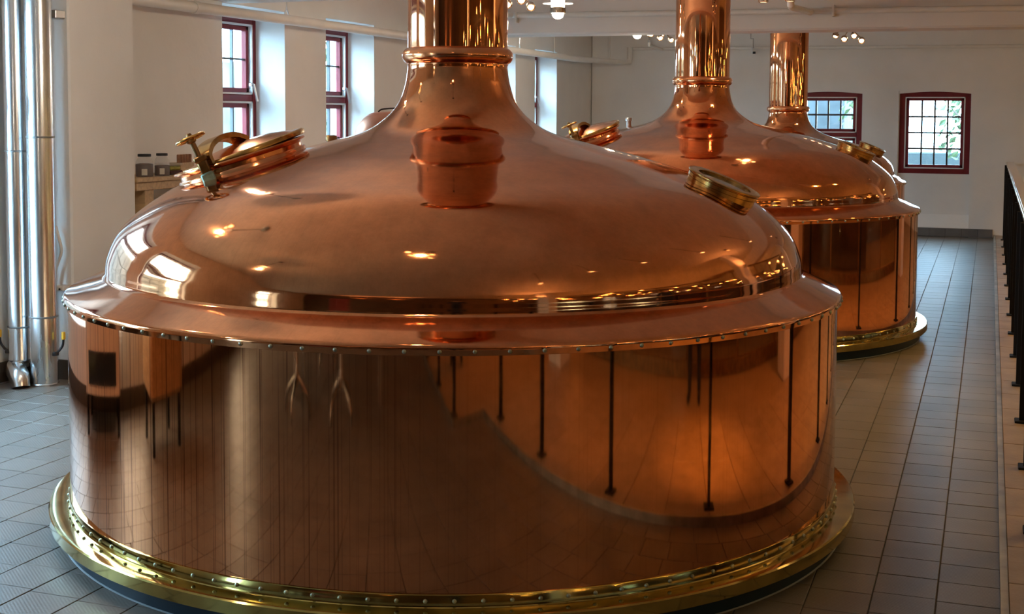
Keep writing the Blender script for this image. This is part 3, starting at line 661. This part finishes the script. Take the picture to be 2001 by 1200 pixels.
pr2, o2 = pipe_obj('wall_conduit', [(-5.14, 19.60, 2.70), (-0.2, 19.60, 2.675), (3.0, 19.60, 2.66)], 0.024, 'thin white conduit running level along the end wall')
bm = bmesh.new(); tube(bm, [Vector((-4.68, 19.55, 2.68))-o2, Vector((-4.62, 18.5, 2.69))-o2, Vector((-4.62, 18.5, 2.73))-o2], 0.022, 10); finish('branch', bm, 'white_paint', pr2, 40)
bm = bmesh.new(); lathe(bm, [(0.02, 0), (0.02, 0.03), (0.008, 0.035), (0.008, 0.07), (0.022, 0.075), (0, 0.08)], 12, Matrix.Translation(Vector((-4.62, 18.5, 2.73))-o2)); finish('sprinkler_head', bm, 'grey_metal', pr2, 40)
bm = bmesh.new(); tube(bm, [Vector((-5.42, 19.3, 2.53))-o2, Vector((-5.42, 19.3, ZC-0.005))-o2], 0.008, 8); finish('drop_rod', bm, 'white_paint', pr2)
pr3, o3 = pipe_obj('beam_pipe', [(-5.5, 13.955, 2.80), (7.0, 13.955, 2.72)], 0.030, 'white pipe clipped along the face of the ceiling beam')
bm = bmesh.new(); tube(bm, [Vector((-1.78, 13.93, 2.762))-o3, Vector((-1.70, 12.0, 2.665))-o3, Vector((-1.70, 11.95, 2.675))-o3, Vector((-1.70, 11.93, 2.80))-o3], 0.032, 10); finish('branch', bm, 'white_paint', pr3, 40)
bm = bmesh.new(); tube(bm, [Vector((-5.06, 13.93, 2.80))-o3, Vector((-5.5, 12.6, 2.86))-o3], 0.034, 10); finish('branch', bm, 'white_paint', pr3, 40)
for x in (-5.0, -2.9, -1.55, 0.4):
    bm = bmesh.new(); bbox(bm, x-0.012, x+0.012, 13.91, 14.0, 2.715, 2.835, 0.003, Matrix.Translation(-o3)); finish('clip', bm, 'white_paint', pr3)
# short stub pipe and small bracket high on the pilaster end, box lower down
sp, so = pipe_obj('stub_pipe', [(-5.62, 6.80, 2.30), (-5.49, 6.80, 2.30)], 0.022, 'short white pipe stub with dark clamp high beside the ducts')
bm = bmesh.new(); bbox(bm, 0.11, 0.17, -0.03, 0.06, -0.02, 0.03, 0.004); finish('clamp', bm, 'grey_metal', sp)
bk = empty('junction_box', (-5.50, 6.83, 0.58)); tag(bk, 'small white junction ledge on the pilaster just above the front kettle rim', 'box')
bm = bmesh.new(); bbox(bm, -0.06, 0.06, -0.05, 0.035, 0, 0.028, 0.004); finish('shelf', bm, 'white_paint', bk)
bm = bmesh.new(); tube(bm, bez([(-0.05, 0, 0.03), (-0.03, 0, 0.14), (0.012, 0, 0.24), (-0.01, 0, 0.34), (-0.03, 0, 0.40)], 4), 0.010, 8); finish('cable', bm, 'white_paint', bk, 40)
bm = bmesh.new(); lathe(bm, [(0, 0), (0.007, 0), (0.007, 0.01), (0, 0.01)], 10, Matrix.Translation((0.035, -0.055, 0.010)) @ Matrix.Rotation(-PI/2, 4, 'X')); finish('knob', bm, 'black_rubber', bk)
# security camera
sc = empty('security_camera', (-3.286, 19.40, 2.655)); tag(sc, 'small white security camera hanging from the end wall conduit', 'camera')
bm = bmesh.new(); bbox(bm, -0.028, 0.028, -0.09, 0.05, -0.03, 0.022, 0.008, Matrix.Rotation(math.radians(18), 4, 'Z') @ Matrix.Rotation(math.radians(28), 4, 'X')); finish('housing', bm, 'white_trim', sc, 40)
bm = bmesh.new(); bbox(bm, -0.02, 0.02, -0.098, -0.088, -0.022, 0.014, 0.003, Matrix.Rotation(math.radians(18), 4, 'Z') @ Matrix.Rotation(math.radians(28), 4, 'X')); finish('lens', bm, 'screen', sc)
bm = bmesh.new(); tube(bm, [(0, 0, 0.015), (0, 0, 0.16), (-0.04, 0, 0.16), (-0.04, 0, 0.24)], 0.009, 8); finish('bracket', bm, 'grey_metal', sc)

# ------------------------------------------------------------------ lamps
def light(parent, kind, loc, energy, col, radius, spot=None, rot=None):
    l = bpy.data.lights.new('lamp_light', kind); l.energy = energy*LAMP; l.color = col
    l.shadow_soft_size = radius
    if spot: l.spot_size = spot; l.spot_blend = 1.0
    o = bpy.data.objects.new('lamp_light', l); C.objects.link(o); o.parent = parent; o.location = loc
    if rot: o.rotation_euler = rot
    return o
WARM = (1.0, 0.70, 0.42); SOFT = (1.0, 0.84, 0.64)
def pendant(x, y, zb, label, e=28):
    r0 = empty('pendant_lamp', (x, y, zb)); tag(r0, label, 'lamp', 'pendant lamps over the kettles')
    bm = bmesh.new(); lathe(bm, [(0, 0), (0.018, 0.003), (0.035, 0.013), (0.047, 0.03), (0.052, 0.05)], 28); finish('diffuser', bm, 'lens_white', r0, 60)
    bm = bmesh.new(); lathe(bm, [(0.052, 0.05), (0.066, 0.05), (0.067, 0.055), (0.064, 0.095), (0.056, 0.097)], 32); finish('band', bm, 'shade_metal', r0, 40)
    bm = bmesh.new(); lathe(bm, [(0.056, 0.097), (0.057, 0.165)], 32); finish('glass_cylinder', bm, 'lens_white', r0, 40)
    bm = bmesh.new(); lathe(bm, [(0.060, 0.128), (0.124, 0.126), (0.126, 0.128), (0.124, 0.131), (0.060, 0.133)], 40); finish('reflector_disc', bm, 'disc_white', r0, 40)
    bm = bmesh.new(); lathe(bm, [(0.062, 0.163), (0.064, 0.168), (0.06, 0.22), (0.03, 0.25), (0.012, 0.255)], 32); finish('cap', bm, 'shade_metal', r0, 40)
    bm = bmesh.new(); tube(bm, [(0, 0, 0.25), (0, 0, ZC-zb-0.02)], 0.010, 10); lathe(bm, [(0.05, ZC-zb-0.003), (0.05, ZC-zb-0.02), (0.012, ZC-zb-0.03)], 20); finish('rod', bm, 'shade_metal', r0, 40)
    light(r0, 'POINT', (0, 0, -0.05), e, SOFT, 0.035)
pendant(-3.40, 10.5, 2.488, 'lit pendant lamp hanging between the front and middle chimneys')
pendant(-3.94, 15.2, 2.590, 'lit pendant lamp half hidden by the beam left of the middle chimney')
pendant(-3.83, 5.74, 2.488, 'pendant lamp above the front kettle, out of the picture overhead')
def cluster(x, y, zb, rz, label, e=42, heads=None):
    r0 = empty('spot_cluster', (x, y, zb), rz); tag(r0, label, 'spotlight', 'ceiling spotlight clusters')
    hs = heads or [(-0.15, -0.03, 0.02, -0.35, 0.5), (-0.055, -0.09, -0.015, -0.85, 0.35), (0.05, 0.05, 0.03, -0.9, 0.3), (0.13, -0.04, -0.03, -0.85, 0.2)]
    bm = bmesh.new(); tube(bm, [(0, 0, 0.10), (0, 0, ZC-zb-0.015)], 0.010, 8); lathe(bm, [(0.06, ZC-zb-0.003), (0.06, ZC-zb-0.015), (0.012, ZC-zb-0.025)], 20); finish('stem', bm, 'shade_metal', r0, 40)
    bm = bmesh.new(); lathe(bm, [(0, 0.085), (0.05, 0.085), (0.055, 0.095), (0.05, 0.11), (0, 0.112)], 24); finish('hub', bm, 'spot_metal', r0, 40)
    for hx, hy, hz, tx, ty in hs:
        T = Matrix.Translation((hx, hy, hz)) @ Matrix.Rotation(tx, 4, 'X') @ Matrix.Rotation(ty-0.3, 4, 'Y')
        bm = bmesh.new(); lathe(bm, [(0.034, 0), (0.037, 0.003), (0.037, 0.03), (0.033, 0.038), (0.016, 0.05), (0.01, 0.062), (0, 0.064)], 20, T); hd = finish('spot_head', bm, 'spot_metal', r0, 40)
        bm = bmesh.new(); tube(bm, [T @ Vector((0, 0, 0.055)), Vector((hx*0.2, hy*0.2, 0.095))], 0.006, 8); finish('arm', bm, 'spot_metal', hd, 40)
        bm = bmesh.new(); lathe(bm, [(0, 0.006), (0.025, 0.006)], 20, T); finish('lens', bm, 'lens_warm', hd)
    light(r0, 'SPOT', (0, -0.02, -0.06), e, WARM, 0.03, math.radians(150))
cluster(-1.49, 15.0, 2.545, 0.1, 'cluster of four lit spotlights below the beam left of the end windows')
cluster(-3.66, 15.2, 2.60, 0.8, 'spotlight cluster just under the beam next to the middle chimney')
cluster(-3.60, 10.0, 2.575, 0.3, 'spotlight cluster peeping out right of the front chimney')
cluster(-1.53, 10.0, 2.545, -0.2, 'spotlight cans at the top edge between the two rear chimneys', e=50, heads=[(-0.10, 0, 0.0, 0, 0.3), (0.10, 0.02, 0.0, 0, 0.3), (-0.02, 0.12, 0.05, 0.2, 0.3), (0.05, -0.11, 0.06, 0.2, 0.3)])
cluster(-3.88, 4.5, 2.56, 0.6, 'spotlight cluster above the left of the front kettle, overhead')
cluster(-1.82, 3.72, 2.56, -0.5, 'spotlight cluster above the right of the front kettle, overhead', 12)
pendant(-3.83, 2.6, 2.488, 'pendant lamp above the floor left of the camera, out of the picture', 10)
def downlight(x, y, label, e):
    r0 = empty('gallery_downlight', (x, y, ZC)); tag(r0, label, 'lamp', 'gallery ceiling downlights')
    bm = bmesh.new(); lathe(bm, [(0.07, 0), (0.07, -0.12), (0.065, -0.125), (0.06, -0.12), (0.055, -0.04)], 28); finish('housing', bm, 'shade_metal', r0, 40)
    bm = bmesh.new(); lathe(bm, [(0, -0.05), (0.056, -0.05)], 24); finish('lens', bm, 'lens_warm', r0)
    light(r0, 'SPOT', (0, 0, -0.14), e, (1.0, 0.56, 0.16), 0.05, math.radians(120))
ORD = 'first second third fourth fifth sixth'.split()
for i, (x, y) in enumerate(((1.9, -0.8), (1.3, 7.2), (1.3, 10.6), (1.2, 13.4), (1.2, 16.8))):
    downlight(x, y, 'warm ceiling downlight over the gallery, the %s from the camera end' % ORD[i], 80)
def rail_spot(x, y, label, e):
    z = 2.52
    r0 = empty('rail_spotlight', (x, y, z)); tag(r0, label, 'spotlight', 'warm spotlights above the railing')
    bm = bmesh.new(); tube(bm, [(0, 0, 0.08), (0, 0, ZC-z-0.003)], 0.008, 8); finish('stem', bm, 'shade_metal', r0)
    T = Matrix.Rotation(math.radians(-16), 4, 'Y')
    bm = bmesh.new(); lathe(bm, [(0.036, 0), (0.039, 0.004), (0.039, 0.06), (0.03, 0.075), (0.01, 0.085), (0, 0.086)], 20, T); finish('head', bm, 'spot_metal', r0, 40)
    bm = bmesh.new(); lathe(bm, [(0, 0.006), (0.036, 0.003)], 20, T); finish('lens', bm, 'lens_warm', r0)
    light(r0, 'SPOT', (0.01, 0, -0.03), e, (1.0, 0.59, 0.14), 0.03, math.radians(44 if y == 4.60 else (80 if y < 7 else 120)), (0, math.radians(-17 if y == 4.60 else (-26 if y < 7 else 4)), 0))
for i, y in enumerate((2.67, 3.70, 4.60, 5.72, 7.4, 9.6)):
    rail_spot(0.36, y, 'warm spotlight above the railing, the %s from the camera' % ORD[i], (30, 42, 190, 45, 45, 45)[i])

def uplight(x, y, z, label, e, rz):  # added fill lamps, warm the ceiling that the front dome mirrors
    r0 = empty('fill_uplight', (x, y, z), rz); tag(r0, label, 'lamp', 'added uplights that fill the ceiling')
    bm = bmesh.new(); lathe(bm, [(0, -0.07), (0.03, -0.065), (0.07, -0.02), (0.085, 0.03), (0.08, 0.03), (0.06, -0.01), (0, -0.03)], 28); finish('bowl', bm, 'shade_metal', r0, 50)
    bm = bmesh.new(); lathe(bm, [(0, 0.012), (0.03, 0.008), (0.06, 0.0)], 20); finish('lens', bm, 'lens_warm', r0)
    bm = bmesh.new(); bbox(bm, -0.02, 0.02, 0.05, 0.14, -0.05, 0.0, 0.004); finish('arm', bm, 'shade_metal', r0)
    light(r0, 'SPOT', (0, 0, 0.05), e, (1.0, 0.64, 0.32), 0.04, math.radians(150), (PI, 0, 0))
uplight(2.02, 0.95, 2.2, 'added fill uplight on the gallery column nearest the camera', 36, -PI/2)
uplight(2.02, 7.2, 2.2, 'added fill uplight on the middle gallery column', 30, -PI/2)
uplight(-1.2, YB+0.14, 2.2, 'added fill uplight on the back wall right of the red door', 34, PI)
uplight(-2.9, YB+0.14, 2.2, 'added fill uplight on the back wall beside the red door', 34, PI)

# ------------------------------------------------------------------ railing on the platform edge
rail = empty('guard_railing', (0.21, 1.5, 0.04)); tag(rail, 'black steel guard railing with flat varnished top rail along the platform', 'railing')
RO = Vector((0.21, 1.5, 0.04))
def rb_(name, m, x0, x1, y0, y1, z0, z1, bev, parent): 
    bm = bmesh.new(); bbox(bm, x0, x1, y0, y1, z0, z1, bev, Matrix.Translation(-RO)); return finish(name, bm, m, parent)
rb_('handrail', 'rail_wood', 0.218, 0.315, 1.40, 19.6, 1.052, 1.075, 0.006, rail)
rb_('edge_strip', 'chrome', 0.209, 0.2175, 1.40, 19.6, 1.050, 1.078, 0.002, rail)
ys = [1.43, 2.43, 3.47, 4.52, 5.594, 6.62, 7.63, 8.68, 9.71, 10.74, 11.75, 12.78, 13.79, 14.79, 15.8, 16.83, 17.87, 18.9]
for y in ys:
    po = rb_('post', 'black', 0.188, 0.25, y-0.011, y+0.011, 0.046, 1.05, 0.002, rail)
    bm = bmesh.new(); bbox(bm, 0.165, 0.268, y-0.05, y+0.05, 0.0405, 0.052, 0.003, Matrix.Translation(-RO)); finish('foot', bm, 'black', po)
    bm = bmesh.new(); bbox(bm, 0.205, 0.30, y-0.02, y+0.02, 1.038, 1.051, 0.002, Matrix.Translation(-RO)); finish('saddle', bm, 'black', po)
corner = empty('guard_railing', (-0.46, 1.0, 0.04)); tag(corner, 'short return railing beside the camera, seen only mirrored in the kettle', 'railing')
RO = Vector((-0.46, 1.0, 0.04))
for y in (1.0, 0.1, -0.9, -1.9):
    po = rb_('post', 'black', -0.485, -0.435, y-0.011, y+0.011, 0.046, 1.05, 0.002, corner)
    bm = bmesh.new(); bbox(bm, -0.51, -0.41, y-0.05, y+0.05, 0.0405, 0.052, 0.003, Matrix.Translation(-RO)); finish('foot', bm, 'black', po)
rb_('handrail', 'rail_wood', -0.50, -0.42, -2.2, -0.5, 1.052, 1.075, 0.006, corner)
#NEXT3#
# ------------------------------------------------------------------ gallery side (mirrored in the copper)
for i, y in enumerate((0.75, 7.0, 13.2)):
    bm = bmesh.new(); bbox(bm, 2.15, 2.55, y, y+0.4, 0.028, ZC, 0.01); tag(finish('gallery_column', bm, 'plaster'), 'square white gallery column', kind='structure')
gp = empty('glazed_partition', (3.1, 1.2, 0.028)); tag(gp, 'glazed shop partition with brass posts behind the gallery', 'partition')
y0 = 1.2
for k in range(9):
    bm = bmesh.new(); bbox(bm, -0.025, 0.025, k*1.5-0.025, k*1.5+0.025, 0, 2.5, 0.004); finish('post', bm, 'bronze', gp)
    if k < 8:
        bm = bmesh.new(); box(bm, -0.004, 0.004, k*1.5+0.03, k*1.5+1.47, 0.12, 2.44); finish('pane', bm, 'shopglass', gp)
bm = bmesh.new(); bbox(bm, -0.03, 0.03, 0, 12, 0.0, 0.11, 0.004); finish('sill', bm, 'bronze', gp)
bm = bmesh.new(); bbox(bm, -0.03, 0.03, 0, 12, 2.44, 2.52, 0.004); finish('header', bm, 'bronze', gp)
bm = bmesh.new(); lathe(bm, [(0, -0.035), (0.018, -0.03), (0.028, -0.012), (0.028, 0.008), (0.016, 0.028), (0.012, 0.04)], 12); 
bulb0 = None
rnd = random.Random(11)
def bulb_pendant(x, y, z):
    global bulb0
    if bulb0 is None:
        b0 = empty('string_bulb', (x, y, z)); tag(b0, 'small warm glowing bulb hanging in the shop behind the gallery', 'lamp', 'warm bulbs in the shop')
        bb = bmesh.new(); lathe(bb, [(0, -0.026), (0.012, -0.022), (0.019, -0.010), (0.019, 0.006), (0.013, 0.028), (0.012, 0.04)], 10); finish('bulb', bb, 'bulb', b0, 60)
        bb = bmesh.new(); lathe(bb, [(0.013, 0.038), (0.014, 0.07), (0.004, 0.075), (0.003, 0.6)], 8); finish('cord', bb, 'black_rubber', b0, 60)
        bulb0 = b0; return b0
    c = copy_tree(bulb0); c.location = (x, y, z); return c
bm.free()
for k in range(72):
    x = 3.5+rnd.random()*3.2; y = -3+rnd.random()*20; z = 1.7+rnd.random()*0.95
    bulb_pendant(x, y, z)
# bar counter and back shelf in the shop
bc = empty('bar_counter', (4.6, 5, 0.028)); tag(bc, 'long dark wooden bar counter in the shop', 'counter')
bm = bmesh.new(); bbox(bm, -0.3, 0.3, -5, 6, 0, 1.0, 0.01); finish('body', bm, 'brown_wall', bc)
bm = bmesh.new(); bbox(bm, -0.36, 0.36, -5.05, 6.05, 1.0, 1.05, 0.01); finish('top', bm, 'rail_wood', bc)

# ------------------------------------------------------------------ seating and cabinet behind the camera
def chair(x, y, rz, label):
    c = empty('swivel_chair', (x, y, 0), rz); tag(c, label, 'chair', 'swivel chairs near the camera')
    for k in range(4):
        a = k*PI/2+0.4; bm = bmesh.new()
        tube(bm, bez([(0.02*math.cos(a), 0.02*math.sin(a), 0.22), (0.14*math.cos(a), 0.14*math.sin(a), 0.17), (0.24*math.cos(a), 0.24*math.sin(a), 0.10), (0.26*math.cos(a), 0.26*math.sin(a), 0.0)], 4), [0.022]*4+[0.02]*4+[0.017]*4+[0.016], 8); finish('leg', bm, 'shade_metal', c, 50)
    bm = bmesh.new(); lathe(bm, [(0, 0.17), (0.035, 0.17), (0.04, 0.22), (0.024, 0.26), (0.022, 0.43), (0.07, 0.44), (0.07, 0.45), (0, 0.45)], 18); finish('column', bm, 'grey_metal', c, 40)
    bm = bmesh.new(); lathe(bm, [(0, 0.45), (0.19, 0.45), (0.215, 0.465), (0.21, 0.49), (0.15, 0.505), (0, 0.51)], 28); finish('seat', bm, 'seat', c, 50)
    bm = bmesh.new(); rows = []
    for i in range(13):
        a = PI*0.15+PI*0.7*i/12
        rows.append([bm.verts.new((r*math.cos(a), r*math.sin(a), z)) for r, z in ((0.21, 0.58), (0.235, 0.58), (0.245, 0.82), (0.22, 0.82))])
    for p_, q_ in zip(rows[:-1], rows[1:]):
        for k in range(4): bm.faces.new((p_[k], p_[(k+1) % 4], q_[(k+1) % 4], q_[k]))
    bm.faces.new(rows[0][::-1]); bm.faces.new(rows[-1]); bmesh.ops.recalc_face_normals(bm, faces=bm.faces); finish('backrest', bm, 'seat', c, 50)
    for s in (-1, 1):
        bm = bmesh.new(); tube(bm, [(s*0.10, 0.17, 0.46), (s*0.11, 0.20, 0.62)], 0.009, 8); finish('back_strut', bm, 'grey_metal', c)
chair(-3.25, 0.75, 2.8, 'swivel chair with splayed metal feet, left of the two by the table')
chair(-2.42, 0.65, 3.4, 'swivel chair with splayed metal feet, right of the two by the table')
chair(-3.0, -0.75, 0.2, 'swivel chair on the far side of the table')
t = empty('work_table', (-2.6, -0.05, 0)); tag(t, 'long work table with the swivel chairs, mirrored in the kettle', 'table')
bm = bmesh.new(); bbox(bm, -1.0, 1.0, -0.38, 0.38, 0.72, 0.75, 0.006); finish('tabletop', bm, 'oak', t)
for sx_ in (-0.9, 0.9):
    for sy in (-0.3, 0.3):
        bm = bmesh.new(); bbox(bm, sx_-0.025, sx_+0.025, sy-0.025, sy+0.025, 0, 0.72, 0.004); finish('leg', bm, 'grey_metal', t)
cb = empty('control_cabinet', (-5.45, 4.2, 0)); tag(cb, 'white control cabinet with dark screen under the near side window', 'cabinet')
bm = bmesh.new(); bbox(bm, -0.3, 0.3, -0.5, 0.5, 0.22, 0.86, 0.01); finish('body', bm, 'cab_white', cb)
bm = bmesh.new(); bbox(bm, 0.30, 0.312, -0.4, 0.4, 0.28, 0.46, 0.004); finish('screen', bm, 'screen', cb)
for sx_ in (-0.25, 0.25):
    for sy in (-0.45, 0.45):
        bm = bmesh.new(); bbox(bm, sx_-0.03, sx_+0.03, sy-0.03, sy+0.03, 0, 0.22, 0.003); finish('leg', bm, 'black', cb)
wst = empty('wooden_stand', (-4.8, 2.85, 0)); tag(wst, 'low wooden stand on dark legs beside the white cabinet', 'stand')
bm = bmesh.new(); bbox(bm, -0.28, 0.28, -0.32, 0.32, 0.28, 0.66, 0.03); finish('box', bm, 'oak', wst)
for sx_ in (-0.23, 0.23):
    for sy in (-0.26, 0.26):
        bm = bmesh.new(); bbox(bm, sx_-0.02, sx_+0.02, sy-0.02, sy+0.02, 0, 0.29, 0.003); finish('leg', bm, 'black', wst)
bm = bmesh.new(); bbox(bm, -4.4, -3.4, YB-0.01, YB+0.05, 0, 2.1, 0.006); dr = tag(finish('door_1', bm, 'door_red'), 'dark red door in the wall behind the camera', kind='structure')
bm = bmesh.new(); lathe(bm, [(0, 0), (0.02, 0.005), (0.025, 0.03), (0.015, 0.05), (0, 0.052)], 14, Matrix.Translation((-3.5, YB+0.05, 1.0)) @ Matrix.Rotation(-PI/2, 4, 'X')); finish('handle', bm, 'steel', dr, 50)

# ------------------------------------------------------------------ people, seen mirrored in the copper
def person(x, y, rz, label, arms, hold=False):
    root = empty('person', (x, y, 0.04), rz); tag(root, label, 'person')
    V = []; E = []; R = []
    def add(p, r, par=None):
        V.append(p); R.append(r if isinstance(r, tuple) else (r, r))
        if par is not None: E.append((par, len(V)-1))
        return len(V)-1
    pel = add((0, 0, 0.95), (0.155, 0.115)); w_ = add((0, 0, 1.10), (0.145, 0.10), pel); ch = add((0, 0.0, 1.30), (0.165, 0.11), w_); sh = add((0, -0.01, 1.43), (0.12, 0.08), ch); nk = add((0, 0.0, 1.50), 0.052, sh); hd0 = add((0, 0.012, 1.56), 0.06, nk)
    for s in (-1, 1):
        hp_ = add((s*0.09, 0, 0.90), 0.092, pel); kn = add((s*0.105, 0.02, 0.50), 0.062, hp_); an_ = add((s*0.11, -0.015, 0.10), 0.045, kn); he = add((s*0.112, 0.02, 0.042), (0.04, 0.04), an_); add((s*0.125, 0.16, 0.032), (0.042, 0.032), he)
        so_ = add((s*0.17, -0.005, 1.40), 0.062, sh); el_ = add((s*arms[0][0], arms[0][1], arms[0][2]), 0.047, so_); wr_ = add((s*arms[1][0], arms[1][1], arms[1][2]), 0.034, el_)
        d = (Vector(V[wr_])-Vector(V[el_])).normalized(); pm_ = Vector(V[wr_])+d*0.05; palm = add(tuple(pm_), (0.034, 0.02), wr_)
    me = bpy.data.meshes.new('body'); me.from_pydata([tuple(v) for v in V], E, []); ob = bpy.data.objects.new('body', me); C.objects.link(ob)
    sk = ob.modifiers.new('s', 'SKIN'); sk.use_smooth_shade = True
    for i, sv in enumerate(me.skin_vertices[0].data): sv.radius = R[i]; sv.use_root = (i == 0)
    su = ob.modifiers.new('u', 'SUBSURF'); su.levels = 2; su.render_levels = 2
    dg = bpy.context.evaluated_depsgraph_get(); m2 = bpy.data.meshes.new_from_object(ob.evaluated_get(dg)); bpy.data.objects.remove(ob)
    m2.materials.clear()
    for k in ('trousers', 'jacket', 'skin', 'black'): m2.materials.append(M[k])
    hands = [Vector(V[i]) for i in range(len(V)) if R[i] == (0.034, 0.02)]
    for f in m2.polygons:
        c = f.center
        k = 0 if c.z < 0.98 else 1
        if c.z < 0.085: k = 3
        if c.z > 1.475 and abs(c.x) < 0.1: k = 2
        if any((c-h_).length < 0.075 for h_ in hands): k = 2
        f.material_index = k; f.use_smooth = True
    o = bpy.data.objects.new('body', m2); C.objects.link(o); o.parent = root
    # head with brow, nose, chin and ears
    bm = bmesh.new(); bmesh.ops.create_uvsphere(bm, u_segments=28, v_segments=20, radius=1)
    for v in bm.verts:
        q = v.co; fx = max(0, q.y); 
        q2 = Vector((q.x*0.076*(1-0.18*max(0, -q.z)), q.y*0.094, q.z*0.118))
        if q.y > 0.6 and abs(q.x) < 0.22 and -0.35 < q.z < 0.12: q2.y += 0.020*(1-abs(q.x)/0.22)*(1-abs(q.z+0.12)/0.25 if abs(q.z+0.12) < 0.25 else 0)
        if q.y > 0.5 and 0.02 < q.z < 0.25 and 0.2 < abs(q.x) < 0.6: q2.y -= 0.006
        if q.y > 0.5 and q.z < -0.7: q2.y += 0.010
        if abs(q.x) > 0.93 and -0.3 < q.z < 0.2: q2.x *= 1.12
        v.co = q2 + Vector((0, 0.022, 1.655))
    finish('head', bm, 'skin', root, 180)
    bm = bmesh.new(); bmesh.ops.create_uvsphere(bm, u_segments=24, v_segments=16, radius=1)
    bmesh.ops.delete(bm, geom=[v for v in bm.verts if (v.co.z < 0.30 and v.co.y > 0.25) or v.co.z < -0.62], context='VERTS')
    for v in bm.verts: v.co = Vector((v.co.x*0.085, v.co.y*0.103-0.004, v.co.z*0.127)) + Vector((0, 0.020, 1.662))
    finish('hair', bm, 'hair', root, 180)
    # fingers curl forward from each palm
    for h_ in hands:
        bm = bmesh.new(); s = 1 if h_.x > 0 else -1
        for k in range(4):
            b = h_ + Vector((0, 0.01, 0.024-0.016*k)); ln_ = (0.075, 0.085, 0.08, 0.062)[k]
            dz_ = Vector((-s*0.35, 1, 0.1)) if hold else Vector((0, 0.25, -1))
            dz_.normalize(); cu = Vector((-s, 0.15, 0)).normalized()
            tube(bm, [b, b+dz_*ln_*0.45, b+dz_*ln_*0.75+cu*ln_*0.2, b+dz_*ln_*0.85+cu*ln_*0.5], [0.0095, 0.009, 0.0085, 0.007], 8)
        dt = Vector((-s*0.8, 0.5, 0.2)).normalized() if hold else Vector((-s*0.3, 0.8, -0.6)).normalized()
        tube(bm, [h_+Vector((0, -0.015, 0.01)), h_+dt*0.035, h_+dt*0.065+Vector((0, 0.01, 0))], [0.012, 0.011, 0.008], 8)
        finish('fingers', bm, 'skin', root, 60)
    return root
person(0.17, -0.46, 0.36, 'photographer in dark clothes holding a camera up, mirrored in the kettle', ((0.24, 0.10, 1.18), (0.11, 0.24, 1.50)), True)
person(2.35, 4.4, 1.7, 'visitor in dark clothes standing on the gallery, mirrored in the kettle', ((0.235, -0.01, 1.13), (0.25, 0.06, 0.88)))
pc = empty('photo_camera', tuple(Vector((0, 0, 1.66))-fw*0.12), PSI); tag(pc, 'black photo camera held up in front of the photographer', 'camera')
bm = bmesh.new(); bbox(bm, -0.065, 0.065, -0.03, 0.03, -0.045, 0.045, 0.008); bbox(bm, -0.025, 0.025, -0.03, 0.025, 0.04, 0.065, 0.006); finish('body', bm, 'black_rubber', pc)
bm = bmesh.new(); lathe(bm, [(0.034, 0), (0.036, 0.05), (0.033, 0.06), (0.028, 0.06), (0.026, 0.045), (0, 0.045)], 24, Matrix.Translation((0, 0.025, 0)) @ Matrix.Rotation(-PI/2, 4, 'X')); finish('lens', bm, 'black_rubber', pc, 40)

# ------------------------------------------------------------------ outside the windows
bm = bmesh.new(); box(bm, -40, 30, -30, 50, -0.4, -0.25); tag(finish('yard_ground', bm, 'yard'), 'paved yard outside', kind='structure')
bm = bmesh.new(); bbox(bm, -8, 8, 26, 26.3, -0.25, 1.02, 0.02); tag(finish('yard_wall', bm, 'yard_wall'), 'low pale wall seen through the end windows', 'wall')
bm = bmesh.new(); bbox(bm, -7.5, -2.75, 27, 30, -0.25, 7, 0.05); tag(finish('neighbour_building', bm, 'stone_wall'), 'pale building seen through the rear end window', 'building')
def tree(x, y, h, cr_, n, label, seed):
    r0 = empty('tree', (x, y, -0.25)); tag(r0, label, 'tree', 'trees outside the windows')
    rn = random.Random(seed)
    bm = bmesh.new(); tube(bm, bez([(0, 0, 0), (0.05, 0.02, h*0.3), (-0.03, 0.05, h*0.6), (0.02, 0, h*0.85)], 4), [0.11-0.006*i for i in range(13)], 10)
    for k in range(5):
        a = rn.random()*2*PI; z = h*(0.4+0.1*k); tube(bm, [(0, 0, z), (cr_*0.6*math.cos(a), cr_*0.6*math.sin(a), z+0.4)], [0.04, 0.012], 6)
    finish('trunk', bm, 'bark', r0, 60)
    bm = bmesh.new()
    for k in range(n):
        while True:
            q = Vector((rn.uniform(-1, 1), rn.uniform(-1, 1), rn.uniform(-1, 1)))
            if q.length < 1 and q.length > 0.3: break
        c = Vector((q.x*cr_, q.y*cr_, h*0.62+q.z*h*0.38)); s = rn.uniform(0.05, 0.11)
        a = Vector((rn.gauss(0, 1), rn.gauss(0, 1), rn.gauss(0, 1))).normalized(); b = a.orthogonal().normalized(); d = a.cross(b)
        vs = [bm.verts.new(c+b*s), bm.verts.new(c+d*s*0.5+a*s*0.15), bm.verts.new(c-b*s), bm.verts.new(c-d*s*0.5+a*s*0.15)]
        bm.faces.new(vs)
    tag(finish('foliage', bm, 'leaf', r0), kind='stuff')
tree(-0.30, 24.2, 3.4, 0.62, 330, 'young leafy tree outside the sixteen pane window', 3)
tree(-2.1, 25.0, 4.2, 0.6, 260, 'thin tree outside the rear end window', 5)
tree(-10.5, 12.9, 4.5, 1.3, 700, 'leafy tree outside the first side window', 8)
tree(-10.2, 19.5, 4.5, 1.3, 900, 'leafy tree outside the farther side windows', 9)
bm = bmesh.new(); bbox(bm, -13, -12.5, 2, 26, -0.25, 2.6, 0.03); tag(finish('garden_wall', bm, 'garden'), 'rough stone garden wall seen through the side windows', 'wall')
